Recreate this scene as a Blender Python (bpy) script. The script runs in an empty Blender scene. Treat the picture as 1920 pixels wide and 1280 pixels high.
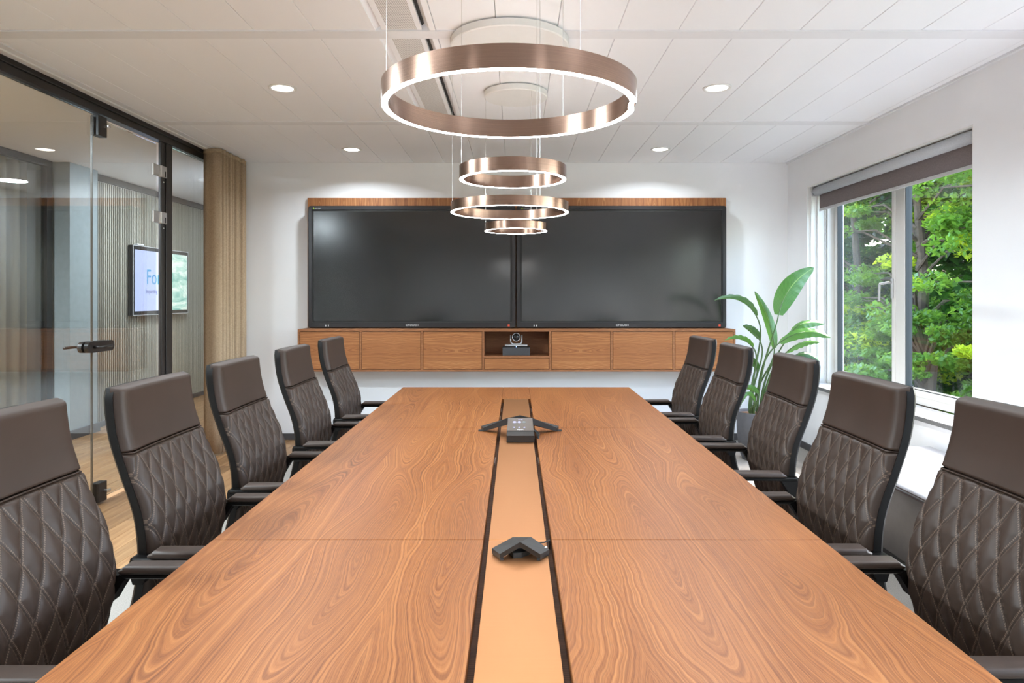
import bpy, bmesh, math, random
from mathutils import Vector, Matrix
random.seed(7)
PI = math.pi
S = bpy.context.scene
COL = S.collection

# ------------------------------------------------------------ camera, world, sun, exposure
F = 1300.0; EYE = 1.389; VX, VY = 966.0, 557.0
cd = bpy.data.cameras.new('camera'); cam = bpy.data.objects.new('camera', cd); COL.objects.link(cam)
cam.location = (0, 0, EYE); cam.rotation_euler = (PI/2, 0, 0)
cd.sensor_width = 36.0; cd.lens = 36.0*F/1920.0
cd.shift_x = -(VX-960)/1920.0; cd.shift_y = -(640-VY)/1920.0
cd.clip_start = 0.02; cd.clip_end = 400
S.camera = cam
S.view_settings.view_transform = 'Standard'; S.view_settings.look = 'None'
S.view_settings.gamma = 1.0; S.view_settings.use_curve_mapping = False
S.view_settings.exposure = 1.0
S.cycles.caustics_reflective = False; S.cycles.caustics_refractive = False
S.cycles.max_bounces = 10; S.cycles.diffuse_bounces = 6; S.cycles.glossy_bounces = 4
S.cycles.transparent_max_bounces = 16; S.cycles.sample_clamp_indirect = 6.0
S.cycles.use_denoising = True

SUN_DIR = Vector((-1.0, -0.62, -1.49)).normalized()
w = bpy.data.worlds.new('world'); S.world = w; w.use_nodes = True
wn = w.node_tree.nodes; wl = w.node_tree.links
bgn = wn['Background']
sky = wn.new('ShaderNodeTexSky'); sky.sky_type = 'NISHITA'; sky.sun_disc = False
sky.sun_elevation = math.radians(51.7); sky.sun_rotation = math.atan2(1.0, 0.62)
sky.air_density = 1.0; sky.dust_density = 2.5; sky.ozone_density = 1.0
wl.new(sky.outputs[0], bgn.inputs[0]); bgn.inputs[1].default_value = 1.5
sd = bpy.data.lights.new('sun', 'SUN'); sd.energy = 8.0; sd.angle = math.radians(0.6); sd.color = (1.0, .95, .88)
so = bpy.data.objects.new('sun', sd); COL.objects.link(so)
so.rotation_euler = SUN_DIR.to_track_quat('-Z', 'Y').to_euler(); so.location = (12, 10, 18)

DOWNLIGHT_W = 9.5; CORRIDOR_FILL_W = 38.0; RING_E = 22.0; UP_E = 25.0

# ------------------------------------------------------------ node helpers
def srgb(r, g, b):
    f = lambda c: (c/255/12.92) if c/255 <= .04045 else ((c/255+.055)/1.055)**2.4
    return (f(r), f(g), f(b), 1)
class NT:
    def __init__(s, name):
        s.m = bpy.data.materials.new(name); s.m.use_nodes = True
        s.t = s.m.node_tree; s.n = s.t.nodes; s.l = s.t.links
        s.b = s.n['Principled BSDF']; s.out = s.n['Material Output']
    def put(s, sock, v):
        if isinstance(v, bpy.types.NodeSocket): s.l.new(v, sock)
        elif v is not None: sock.default_value = v
    def math(s, op, a, b=None, c=None):
        n = s.n.new('ShaderNodeMath'); n.operation = op
        s.put(n.inputs[0], a)
        if b is not None: s.put(n.inputs[1], b)
        if c is not None: s.put(n.inputs[2], c)
        return n.outputs[0]
    def coord(s, kind='Object'): return s.n.new('ShaderNodeTexCoord').outputs[kind]
    def sep(s, v):
        n = s.n.new('ShaderNodeSeparateXYZ'); s.l.new(v, n.inputs[0]); return n.outputs
    def comb(s, x, y, z):
        n = s.n.new('ShaderNodeCombineXYZ'); s.put(n.inputs[0], x); s.put(n.inputs[1], y); s.put(n.inputs[2], z); return n.outputs[0]
    def noise(s, vec=None, scale=5, detail=2, rough=.5, dist=0):
        n = s.n.new('ShaderNodeTexNoise'); n.inputs['Scale'].default_value = scale
        n.inputs['Detail'].default_value = detail; n.inputs['Roughness'].default_value = rough; n.inputs['Distortion'].default_value = dist
        if vec is not None: s.l.new(vec, n.inputs['Vector'])
        return n.outputs['Fac']
    def ramp(s, fac, stops, interp='LINEAR'):
        n = s.n.new('ShaderNodeValToRGB'); n.color_ramp.interpolation = interp
        e = n.color_ramp.elements
        while len(e) < len(stops): e.new(.5)
        for k, (p, c) in enumerate(stops): e[k].position = p; e[k].color = c if len(c) == 4 else (*c, 1)
        s.l.new(fac, n.inputs[0]); return n.outputs[0]
    def mix(s, fac, a, b, mode='MIX'):
        n = s.n.new('ShaderNodeMix'); n.data_type = 'RGBA'; n.blend_type = mode
        s.put(n.inputs[0], fac); s.put(n.inputs[6], a); s.put(n.inputs[7], b); return n.outputs[2]
    def bump(s, h, strength=.3, dist=.001):
        n = s.n.new('ShaderNodeBump'); n.inputs['Strength'].default_value = strength; n.inputs['Distance'].default_value = dist
        s.l.new(h, n.inputs['Height']); s.l.new(n.outputs[0], s.b.inputs['Normal'])
    def set(s, col=None, rough=None, metal=None, spec=None, **k):
        if col is not None: s.put(s.b.inputs['Base Color'], col)
        if rough is not None: s.put(s.b.inputs['Roughness'], rough)
        if metal is not None: s.b.inputs['Metallic'].default_value = metal
        if spec is not None: s.b.inputs['Specular IOR Level'].default_value = spec
        for kk, v in k.items(): s.put(s.b.inputs[kk.replace('_', ' ')], v)
        return s
def plain(name, col, rough=.5, metal=0, spec=.5, vary=.05, scale=20, bump=0):
    m = NT(name); nz = m.noise(m.coord(), scale, 3)
    a = tuple(c*(1-vary) for c in col[:3])+(1,); b = tuple(min(1, c*(1+vary)) for c in col[:3])+(1,)
    m.set(m.ramp(nz, [(.3, a), (.7, b)]), rough, metal, spec)
    if bump: m.bump(m.noise(m.coord(), scale*12, 2), .4, bump)
    return m.m
def emit(name, col, e, base=(.8, .8, .8, 1)):
    m = NT(name); m.set(base, .4, Emission_Color=col, Emission_Strength=e); return m.m

M = {}
M['wall'] = plain('wall_paint', (.86, .87, .89, 1), .75, vary=.012, scale=3, bump=.0003)
M['ceil'] = plain('ceiling_panel_paint', (.88, .895, .93, 1), .6, vary=.008, scale=2, bump=.0001)
M['rail'] = plain('ceiling_rail_paint', (.78, .79, .82, 1), .55, vary=.01)
M['dark_gap'] = plain('dark_void', (.12, .12, .12, 1), .9)
M['white_metal'] = plain('white_lacquer', (.8, .8, .79, 1), .35, vary=.01)
M['black'] = plain('black_anodised', srgb(28, 24, 23), .38, vary=.08)
M['black_plastic'] = plain('black_plastic', srgb(22, 19, 17), .5, vary=.05, scale=60, bump=.0001)
M['baseboard'] = plain('baseboard_grey', srgb(70, 68, 70), .5)
M['steel'] = plain('brushed_steel', (.62, .61, .6, 1), .28, 1, vary=.05, scale=40)
M['silver'] = plain('silver_plastic', (.55, .55, .56, 1), .3, .4)
M['shell'] = plain('chair_shell_black', srgb(13, 11, 10), .45, spec=.22)
M['rubber'] = plain('black_rubber', (.02, .02, .02, 1), .7)
M['sill'] = plain('grey_stone_sill', (.52, .52, .52, 1), .35, vary=.15, scale=90)
M['sill_edge'] = plain('dark_stone_edge', (.14, .14, .14, 1), .5, vary=.2, scale=90)
M['window_frame'] = plain('window_frame_cream', (.72, .71, .69, 1), .4, vary=.01)
M['gasket'] = plain('window_gasket', srgb(36, 40, 42), .5)
M['grey_box'] = plain('grey_box_plastic', srgb(62, 62, 64), .5)
M['gap_wood'] = None

def leather(name, stitched):
    m = NT(name); co = m.coord()
    big = m.noise(co, 6, 2); base = m.ramp(big, [(.3, srgb(52, 40, 33)), (.7, srgb(58, 45, 38))])
    grain = m.noise(co, 420, 3, .6); h = m.math('MULTIPLY', grain, .12)
    if stitched:
        uv = m.sep(m.coord('UV')); a, b = uv[0], uv[1]
        def lines(p, q):
            d = m.math('ABSOLUTE', m.math('SUBTRACT', m.math('FRACT', p), .5))
            d = m.math('SUBTRACT', .5, d)          # distance to the nearest seam, in cells
            on = m.math('MULTIPLY', m.math('GREATER_THAN', d, .045), m.math('LESS_THAN', d, .085))
            dash = m.math('GREATER_THAN', m.math('FRACT', m.math('MULTIPLY', q, 15.0)), .38)
            return d, m.math('MULTIPLY', on, dash)
        d1, s1 = lines(a, b); d2, s2 = lines(b, a)
        st = m.math('MAXIMUM', s1, s2)
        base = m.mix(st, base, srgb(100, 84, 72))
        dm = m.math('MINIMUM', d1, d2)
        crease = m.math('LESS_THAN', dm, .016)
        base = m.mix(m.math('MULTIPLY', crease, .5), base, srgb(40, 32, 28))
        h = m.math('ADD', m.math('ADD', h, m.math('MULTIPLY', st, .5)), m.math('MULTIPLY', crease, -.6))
    m.set(base, .50, 0, .36); m.bump(h, .5, .0012); return m.m
M['leather'] = leather('smooth_brown_leather', False)
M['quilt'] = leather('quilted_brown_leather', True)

def veneer(name, axes=('y', 'x'), W=.25, Lf=1.56, off=(0, 0), c=None, freq=38, rough=.33, mirror=True):
    """book-matched crown-cut walnut; axes = (along the grain, across)"""
    c = c or [srgb(128, 74, 44), srgb(166, 104, 64), srgb(186, 122, 77), srgb(206, 145, 96)]
    m = NT(name); s = dict(zip('xyz', m.sep(m.coord())))
    al = m.math('ADD', s[axes[0]], off[0]); ac = m.math('ADD', s[axes[1]], off[1])
    u = m.math('PINGPONG', m.math('DIVIDE', ac, W), 1.0)
    leaf = m.math('FLOOR', m.math('DIVIDE', ac, 2*W))
    v = m.math('PINGPONG', al, Lf) if mirror else al
    lv = m.comb(m.math('MULTIPLY', u, .5), m.math('MULTIPLY', v, .75), m.math('MULTIPLY', leaf, .37))
    w1 = m.math('SUBTRACT', m.noise(lv, 1.5, 1), .5)
    lv2 = m.comb(m.math('MULTIPLY', u, 1.0), m.math('MULTIPLY', v, 2.0), m.math('MULTIPLY', leaf, .77))
    w2 = m.math('SUBTRACT', m.noise(lv2, 2.4, 2), .5)
    uu = m.math('ADD', m.math('SUBTRACT', u, .45), m.math('ADD', m.math('MULTIPLY', w1, .85), m.math('MULTIPLY', w2, .11)))
    vv = m.math('SUBTRACT', m.math('PINGPONG', m.math('ADD', v, m.math('MULTIPLY', w1, .5)), .78), .03)
    f = m.math('SQRT', m.math('ADD', m.math('POWER', uu, 2), m.math('POWER', m.math('MULTIPLY', vv, .32), 2)))
    f = m.math('ADD', f, m.math('MULTIPLY', w2, .03))
    tight = m.math('MULTIPLY', m.math('POWER', f, .8), freq)
    band = m.noise(m.comb(tight, m.math('MULTIPLY', v, .1), m.math('MULTIPLY', leaf, 3.1)), 1.0, 3, .6)
    fine = m.noise(m.comb(m.math('MULTIPLY', tight, 3.1), m.math('MULTIPLY', v, .2), 4.0), 1.0, 2, .6)
    fib = m.noise(m.comb(m.math('MULTIPLY', ac, 520), m.math('MULTIPLY', al, 14), 0), 1.0, 2, .6)
    t = m.math('ADD', m.math('MULTIPLY', band, .48), m.math('ADD', m.math('MULTIPLY', fine, .34), m.math('MULTIPLY', fib, .18)))
    thin = m.math('POWER', m.math('MULTIPLY_ADD', m.math('SINE', m.math('ADD', m.math('MULTIPLY', tight, 5.5), m.math('MULTIPLY', band, 9.0))), .5, .5), 5.0)
    tone = m.math('ADD', t, m.math('MULTIPLY', m.math('SUBTRACT', m.noise(m.comb(m.math('MULTIPLY', u, 1.2), m.math('MULTIPLY', v, .8), leaf), 1.3, 1), .5), .16))
    col = m.ramp(tone, [(.36, c[0]), (.46, c[1]), (.54, c[2]), (.64, c[3])])
    amt = m.math('MULTIPLY', thin, m.math('MINIMUM', m.math('MULTIPLY', band, .8), .5))
    col = m.mix(amt, col, c[0])
    light = m.math('MULTIPLY', m.math('GREATER_THAN', fine, .66), .35)
    col = m.mix(light, col, c[3])
    m.set(col, rough, 0, .3); m.bump(m.math('ADD', fib, thin), .12, .0002); return m.m
WC = [srgb(92, 51, 28), srgb(132, 80, 43), srgb(150, 95, 53), srgb(168, 113, 66)]
M['table_wood'] = veneer('walnut_table_veneer', off=(1.29, 5.02), c=WC, rough=.40)
CCc = [srgb(106, 62, 34), srgb(146, 92, 54), srgb(164, 108, 65), srgb(188, 132, 84)]
M['cab_wood'] = veneer('walnut_cabinet_veneer', ('x', 'z'), W=.20, Lf=.575, off=(8.02, -.80), c=CCc, freq=22, rough=.45)
M['frame_wood'] = veneer('walnut_carcass_veneer', ('x', 'z'), W=.5, c=[srgb(118, 74, 46), srgb(136, 88, 56), srgb(148, 98, 64), srgb(165, 114, 76)], freq=40, rough=.45)
M['panel_wood'] = veneer('walnut_backpanel_veneer', ('z', 'x'), W=.18, off=(0, 7), c=CCc, freq=22, rough=.45)
M['gap_wood'] = veneer('dark_trough_wood', ('x', 'y'), W=.07, c=[srgb(34, 18, 11), srgb(72, 44, 28), srgb(98, 64, 42), srgb(132, 92, 64)], freq=30, rough=.6)

def brushed(name, col, rough, axis='z', aniso=.0, streak=.12):
    m = NT(name); s = dict(zip('xyz', m.sep(m.coord())))
    sc = dict(x=(3, 900, 900), y=(900, 3, 900), z=(60, 60, 3), r=(3, 3, 900))[axis]
    nz = m.noise(m.comb(*[m.math('MULTIPLY', s[a], k) for a, k in zip('xyz', sc)]), 1.0, 3)
    a = tuple(x*(1-streak) for x in col[:3])+(1,); b = tuple(min(1, x*(1+streak)) for x in col[:3])+(1,)
    m.set(m.ramp(nz, [(.3, a), (.7, b)]), rough, 1.0); m.bump(nz, .12, .0002); return m.m
M['ring_metal'] = brushed('copper_rose_metal', srgb(146, 118, 103), .24, 'r')
M['copper_plate'] = brushed('copper_plate_metal', srgb(206, 149, 102), .42, 'x', streak=.03)

def oak():
    m = NT('oak_plank'); oi = m.n.new('ShaderNodeObjectInfo').outputs['Random']
    s = m.sep(m.coord())
    vec = m.comb(m.math('MULTIPLY', s[0], 22), m.math('MULTIPLY', s[1], 1.6), m.math('MULTIPLY', oi, 60))
    nz = m.noise(vec, 1.0, 4, .6, .6)
    fib = m.noise(m.comb(m.math('MULTIPLY', s[0], 300), m.math('MULTIPLY', s[1], 9), oi), 1, 2)
    t = m.math('ADD', m.math('MULTIPLY', nz, .7), m.math('MULTIPLY', fib, .3))
    c = m.ramp(t, [(.35, srgb(136, 98, 66)), (.5, srgb(162, 124, 86)), (.68, srgb(184, 148, 108))])
    hsv = m.n.new('ShaderNodeHueSaturation'); m.l.new(c, hsv.inputs['Color'])
    m.l.new(m.math('ADD', m.math('MULTIPLY', oi, .34), .80), hsv.inputs['Value'])
    m.set(hsv.outputs[0], .42, 0, .4); m.bump(fib, .1, .0003); return m.m
M['oak'] = oak()
def carpet():
    m = NT('speckled_grey_carpet'); co = m.coord()
    a = m.noise(co, 260, 3, .7); b = m.noise(co, 900, 2)
    t = m.math('ADD', m.math('MULTIPLY', a, .6), m.math('MULTIPLY', b, .4))
    m.set(m.ramp(t, [(.36, srgb(110, 103, 96)), (.46, srgb(142, 137, 131)), (.62, srgb(166, 160, 154))]), .95, 0, .1)
    m.bump(t, .6, .003); return m.m
M['carpet'] = carpet()
def fabric(name, c1, c2, transl=.0, rough=.9):
    m = NT(name); s = m.sep(m.coord())
    a = m.noise(m.comb(m.math('MULTIPLY', s[0], 500), m.math('MULTIPLY', s[1], 500), m.math('MULTIPLY', s[2], 60)), 1, 2)
    b = m.noise(m.comb(m.math('MULTIPLY', s[0], 60), m.math('MULTIPLY', s[1], 60), m.math('MULTIPLY', s[2], 700)), 1, 2)
    t = m.math('ADD', m.math('MULTIPLY', a, .5), m.math('MULTIPLY', b, .5))
    m.set(m.ramp(t, [(.35, c1), (.65, c2)]), rough, 0, .15); m.bump(t, .4, .001)
    if transl:
        tr = m.n.new('ShaderNodeBsdfTranslucent'); tr.inputs[0].default_value = c2
        mx = m.n.new('ShaderNodeMixShader'); mx.inputs[0].default_value = transl
        m.l.new(m.b.outputs[0], mx.inputs[1]); m.l.new(tr.outputs[0], mx.inputs[2]); m.l.new(mx.outputs[0], m.out.inputs[0])
    return m.m
M['curtain'] = fabric('tan_linen', srgb(162, 140, 116), srgb(200, 178, 150), .1)
M['curtain_far'] = fabric('greige_linen', srgb(168, 148, 124), srgb(206, 186, 160), .2)
M['blind'] = fabric('dark_grey_screen_fabric', srgb(118, 110, 111), srgb(140, 131, 131), .04)
M['blind_tube'] = fabric('pale_grey_fabric', srgb(176, 180, 186), srgb(196, 200, 205), .0, .6)
M['bench_top'] = plain('pale_grey_cushion', (.5, .5, .53, 1), .55, vary=.03, bump=.0003)
M['bench_front'] = plain('dark_brown_leatherette', srgb(72, 66, 64), .33, vary=.1, scale=30, bump=.0004)
M['piping'] = plain('dark_piping', srgb(60, 46, 42), .4)

def glass(name, tint, rough=0.0, ior=1.5, boost=1.0):
    m = NT(name); m.n.remove(m.b)
    tr = m.n.new('ShaderNodeBsdfTransparent'); tr.inputs[0].default_value = (*tint, 1)
    gl = m.n.new('ShaderNodeBsdfGlossy'); gl.inputs['Roughness'].default_value = rough
    lw = m.n.new('ShaderNodeLayerWeight'); lw.inputs[0].default_value = .5      # Schlick, the same from both sides
    f = m.math('MULTIPLY_ADD', m.math('POWER', lw.outputs['Facing'], 5.0), .96, .04)
    f = m.math('MINIMUM', m.math('MULTIPLY', f, boost), 1.0)
    # faint smudge so the pane has a procedural surface
    sm = m.math('MULTIPLY', m.noise(m.coord(), 3, 2), .01); f = m.math('ADD', f, sm)
    mx = m.n.new('ShaderNodeMixShader'); m.l.new(f, mx.inputs[0]); m.l.new(tr.outputs[0], mx.inputs[1]); m.l.new(gl.outputs[0], mx.inputs[2])
    m.l.new(mx.outputs[0], m.out.inputs[0]); return m.m
M['glass'] = glass('partition_glass', (.90, .915, .90), 0, 1.5, 2.0)
M['win_glass'] = glass('window_glass', (.93, .95, .94), 0, 1.5, .9)
M['glass_edge'] = plain('glass_edge_dark', srgb(70, 62, 52), .3)
M['screen'] = plain('display_panel_black', srgb(4, 3.5, 3), .16, spec=.8, vary=.02, scale=1)
M['bezel'] = plain('display_bezel', srgb(26, 23, 25), .35, vary=.04)
M['ring_light'] = emit('warm_ring_light', (.93, .95, .96, 1), RING_E)
M['up_light'] = emit('warm_up_light', (1, .95, .90, 1), UP_E)
M['down_light'] = emit('downlight_glow', (1, .95, .9, 1), 5.0)
M['white_print'] = plain('white_print', (.8, .8, .8, 1), .5)
M['red_print'] = plain('red_print', srgb(210, 70, 40), .5)
M['green_print'] = plain('yellow_green_print', srgb(160, 190, 60), .5)
M['pot'] = plain('grey_fibre_pot', srgb(84, 84, 88), .7, vary=.08, scale=30, bump=.0006)
M['soil'] = plain('bark_soil', srgb(140, 108, 86), .95, vary=.5, scale=70, bump=.004)
M['grass'] = plain('outdoor_undergrowth', srgb(50, 66, 30), .9, vary=.4, scale=4)
M['bark'] = plain('tree_bark', srgb(84, 70, 56), .9, vary=.3, scale=12, bump=.004)
M['facade'] = plain('outside_render', (.5, .49, .47, 1), .8)

def leafmat(name, c1, c2, tc, tl=.45, rough=.4, spec=.4, rib=False):
    m = NT(name)
    if rib:
        s = m.sep(m.coord('UV'))
        w_ = m.math('SINE', m.math('MULTIPLY', m.math('ADD', m.math('MULTIPLY', s[0], 60), m.math('MULTIPLY', m.math('ABSOLUTE', m.math('SUBTRACT', s[1], .5)), -26)), 3.2))
        w_ = m.math('MULTIPLY_ADD', w_, .5, .5)
        mid = m.math('LESS_THAN', m.math('ABSOLUTE', m.math('SUBTRACT', s[1], .5)), .022)
        t = w_
        col = m.ramp(t, [(0, c1), (1, c2)]); col = m.mix(m.math('MULTIPLY', mid, .7), col, srgb(150, 185, 90))
        m.bump(w_, .35, .002)
    else:
        nz = m.noise(m.coord(), 1.1, 3)
        col = m.ramp(nz, [(.35, c1), (.65, c2)])
    m.set(col, rough, 0, spec)
    tr = m.n.new('ShaderNodeBsdfTranslucent'); tr.inputs[0].default_value = tc
    mx = m.n.new('ShaderNodeMixShader'); mx.inputs[0].default_value = tl
    m.l.new(m.b.outputs[0], mx.inputs[1]); m.l.new(tr.outputs[0], mx.inputs[2]); m.l.new(mx.outputs[0], m.out.inputs[0]); return m.m
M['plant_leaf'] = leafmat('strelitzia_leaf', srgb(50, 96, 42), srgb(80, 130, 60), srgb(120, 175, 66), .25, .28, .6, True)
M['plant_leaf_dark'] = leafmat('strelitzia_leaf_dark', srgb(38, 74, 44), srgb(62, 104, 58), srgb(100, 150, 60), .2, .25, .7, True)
M['stem'] = plain('plant_stem', srgb(70, 96, 52), .45)
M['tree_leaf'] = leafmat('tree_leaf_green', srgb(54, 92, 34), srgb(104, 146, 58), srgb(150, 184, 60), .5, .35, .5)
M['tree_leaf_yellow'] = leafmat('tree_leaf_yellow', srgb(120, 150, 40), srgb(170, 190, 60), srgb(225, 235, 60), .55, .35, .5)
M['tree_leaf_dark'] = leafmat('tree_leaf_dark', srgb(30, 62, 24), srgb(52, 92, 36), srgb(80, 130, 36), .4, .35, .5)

# ------------------------------------------------------------ object helpers
def tag(o, label=None, cat=None, group=None, kind=None):
    for k, v in (('label', label), ('category', cat), ('group', group), ('kind', kind)):
        if v: o[k] = v
    return o
def empty(name, loc=(0, 0, 0), rz=0, **k):
    o = bpy.data.objects.new(name, None); COL.objects.link(o); o.location = loc; o.rotation_euler = (0, 0, rz)
    o.empty_display_size = .1; return tag(o, **k)
def origin_of(p):
    v = Vector((0, 0, 0))
    while p: v += p.location; p = p.parent
    return v
def obj(name, bm, mat, parent=None, smooth=False, world=True, mesh=None, **k):
    """bm verts in world coordinates (world=True, unrotated parents) or in the parent's local ones"""
    if mesh is None:
        me = bpy.data.meshes.new(name); bmesh.ops.recalc_face_normals(bm, faces=bm.faces)
        bm.to_mesh(me); bm.free()
        if smooth:
            for p in me.polygons: p.use_smooth = True
            if smooth != True:
                pass
        for mm in (mat if isinstance(mat, (list, tuple)) else [mat]): me.materials.append(M[mm] if isinstance(mm, str) else mm)
    else: me = mesh
    o = bpy.data.objects.new(name, me); COL.objects.link(o)
    if parent:
        o.parent = parent
        if world: o.location = -origin_of(parent)
    return tag(o, **k)
def sharpen(o, ang=40):
    me = o.data
    me.shade_smooth() if hasattr(me, 'shade_smooth') else None
    bm = bmesh.new(); bm.from_mesh(me)
    for e in bm.edges:
        if len(e.link_faces) == 2 and e.calc_face_angle(0) > math.radians(ang): e.smooth = False
    bm.to_mesh(me); bm.free(); return o
def box(x0, x1, y0, y1, z0, z1, bev=0, seg=1, bm=None):
    b = bmesh.new()
    vs = [b.verts.new((x, y, z)) for x in (x0, x1) for y in (y0, y1) for z in (z0, z1)]
    for f in ((0, 1, 3, 2), (4, 6, 7, 5), (0, 4, 5, 1), (2, 3, 7, 6), (0, 2, 6, 4), (1, 5, 7, 3)): b.faces.new([vs[i] for i in f])
    if bev: bmesh.ops.bevel(b, geom=list(b.edges), offset=bev, segments=seg, affect='EDGES', profile=.5)
    return join(bm, b)
def join(bm, b, mat=None):
    if bm is None:
        if mat is not None: bmesh.ops.transform(b, matrix=mat, verts=b.verts)
        return b
    me = bpy.data.meshes.new('tmp'); 
    if mat is not None: bmesh.ops.transform(b, matrix=mat, verts=b.verts)
    b.to_mesh(me); b.free(); bm.from_mesh(me); bpy.data.meshes.remove(me); return bm
def tube(pts, r, n=8, bm=None, caps=True, radii=None):
    b = bm or bmesh.new(); pts = [Vector(p) for p in pts]; rings = []
    up = None
    for i, p in enumerate(pts):
        d = (pts[min(i+1, len(pts)-1)]-pts[max(i-1, 0)]).normalized()
        if up is None:
            up = Vector((0, 0, 1)) if abs(d.z) < .9 else Vector((1, 0, 0))
        side = d.cross(up).normalized(); up = side.cross(d).normalized()
        rr = radii[i] if radii else r
        rings.append([b.verts.new(p+side*math.cos(2*PI*k/n)*rr+up*math.sin(2*PI*k/n)*rr) for k in range(n)])
    for a, c in zip(rings, rings[1:]):
        for k in range(n): b.faces.new((a[k], a[(k+1) % n], c[(k+1) % n], c[k]))
    if caps: b.faces.new(rings[0][::-1]); b.faces.new(rings[-1])
    return b
def lathe(prof, n=32, c=(0, 0, 0), bm=None, caps=True):
    b = bm or bmesh.new(); c = Vector(c)
    rs = [[b.verts.new(c+Vector((r*math.cos(2*PI*k/n), r*math.sin(2*PI*k/n), z))) for k in range(n)] for r, z in prof]
    for a, d in zip(rs, rs[1:]):
        for k in range(n): b.faces.new((a[k], a[(k+1) % n], d[(k+1) % n], d[k]))
    if caps: b.faces.new(rs[0][::-1]); b.faces.new(rs[-1])
    return b
def prism(poly, h, bm=None):
    """poly: list of (x,y,z) bottom, extruded by vector h"""
    b = bm or bmesh.new(); h = Vector(h)
    a = [b.verts.new(p) for p in poly]; c = [b.verts.new(Vector(p)+h) for p in poly]
    b.faces.new(a[::-1]); b.faces.new(c)
    for i in range(len(a)): j = (i+1) % len(a); b.faces.new((a[i], a[j], c[j], c[i]))
    return b
def P(px, py, d):                     # a point at depth d (metres along y) seen at px,py
    return Vector(((px-VX)*d/F, d, EYE-(py-VY)*d/F))
def text(name, s, size, loc, rot, mat, parent=None, ext=.0006, align='LEFT', sx=1.0, **k):
    cu = bpy.data.curves.new(name, 'FONT'); cu.body = s; cu.size = size; cu.extrude = ext; cu.align_x = align
    cu.resolution_u = 3
    o = bpy.data.objects.new(name, cu); COL.objects.link(o)
    bpy.context.view_layer.update()
    me = bpy.data.meshes.new_from_object(o.evaluated_get(bpy.context.evaluated_depsgraph_get()))
    bpy.data.objects.remove(o); bpy.data.curves.remove(cu)
    me.transform(Matrix.Translation(loc) @ Matrix(rot).to_4x4() @ Matrix.Diagonal((sx, 1, 1, 1)))
    me.materials.clear(); me.materials.append(M[mat])
    o = bpy.data.objects.new(name, me); COL.objects.link(o)
    if parent: o.parent = parent; o.location = -origin_of(parent)
    return tag(o, **k)
FACE_CAM = ((1, 0, 0), (0, 0, -1), (0, 1, 0))      # text on a wall that faces -y: x->x, y->z
FLAT = ((1, 0, 0), (0, 1, 0), (0, 0, 1))

# ------------------------------------------------------------ room measures
XL, XR, YB, YN, ZC = -2.81, 2.66, 6.764, -2.4, 2.70
XC = -4.45; YC = 13.0
WINS = [(4.03, 6.33), (0.55, 3.45), (-2.2, -.2)]; WZ0, WZ1 = .612, 2.393; XW = 2.90  # third window is out of view, added to let in more daylight

# floor: slab, oak planks, carpet
fl = obj('floor', box(-6.2, 3.2, YN, YC, -.2, -.012), 'dark_gap', kind='structure')
XCARP = -1.955
obj('carpet', box(XCARP, XR, YN, YB, -.012, 0, .002), 'carpet', fl, label='speckled light grey carpet')
pw = .118; plank_meshes = {}
def plank_mesh(L):
    if L not in plank_meshes:
        b = box(-pw/2+.0008, pw/2-.0008, -L/2+.0008, L/2-.0008, -.012, 0, .0015)
        me = bpy.data.meshes.new('plank'); bmesh.ops.recalc_face_normals(b, faces=b.faces); b.to_mesh(me); b.free(); me.materials.append(M['oak']); plank_meshes[L] = me
    return plank_meshes[L]
rest = bmesh.new(); n_pl = 0; x = XCARP-pw/2
while x > -4.5:
    y = random.uniform(-.6, 0)+2.6
    while y < 11.5:
        L = random.choice([.55, .7, .85, 1.0])
        vis = x < -1.9 and y+L > 3.3 and y < 8.9 and (x > -4.45)
        if vis and n_pl < 298:
            o = obj('plank', None, None, fl, mesh=plank_mesh(L)); o.location = Vector((x, y+L/2, 0)); n_pl += 1
        else: box(x-pw/2+.0008, x+pw/2-.0008, y+.0008, y+L-.0008, -.012, 0, 0, bm=rest)
        y += L
    x -= pw
box(-4.46, XCARP, YN, 2.0, -.012, 0, 0, bm=rest)
obj('plank_run', rest, 'oak', fl, kind='stuff')

# back wall, right wall, near wall, corridor walls
obj('wall_back', box(XL-.07, XR+.35, YB, YB+.15, 0, ZC+.1), 'wall', kind='structure')
b = bmesh.new()
ys = [YN-.1]
for a, c in sorted(WINS): ys += [a, c]
ys += [YB]
for i in range(0, len(ys), 2): box(XR, XR+.315, ys[i], ys[i+1], 0, ZC+.1, bm=b)
for a, c in WINS:
    box(XR, XR+.315, a, c, 0, WZ0-.03, bm=b); box(XR, XR+.315, a, c, WZ1, ZC+.1, bm=b)
obj('wall_right', b, 'wall', kind='structure')
obj('wall_near', box(-6.2, XR+.36, YN-.15, YN, 0, ZC+.1), 'wall', kind='structure')
obj('baseboard_back', box(XL+.15, XR, YB-.014, YB, 0, .062, .002), 'baseboard', kind='structure')
obj('baseboard_right', box(XR-.014, XR, YN, YB-.014, 0, .062, .002), 'baseboard', kind='structure')

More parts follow.
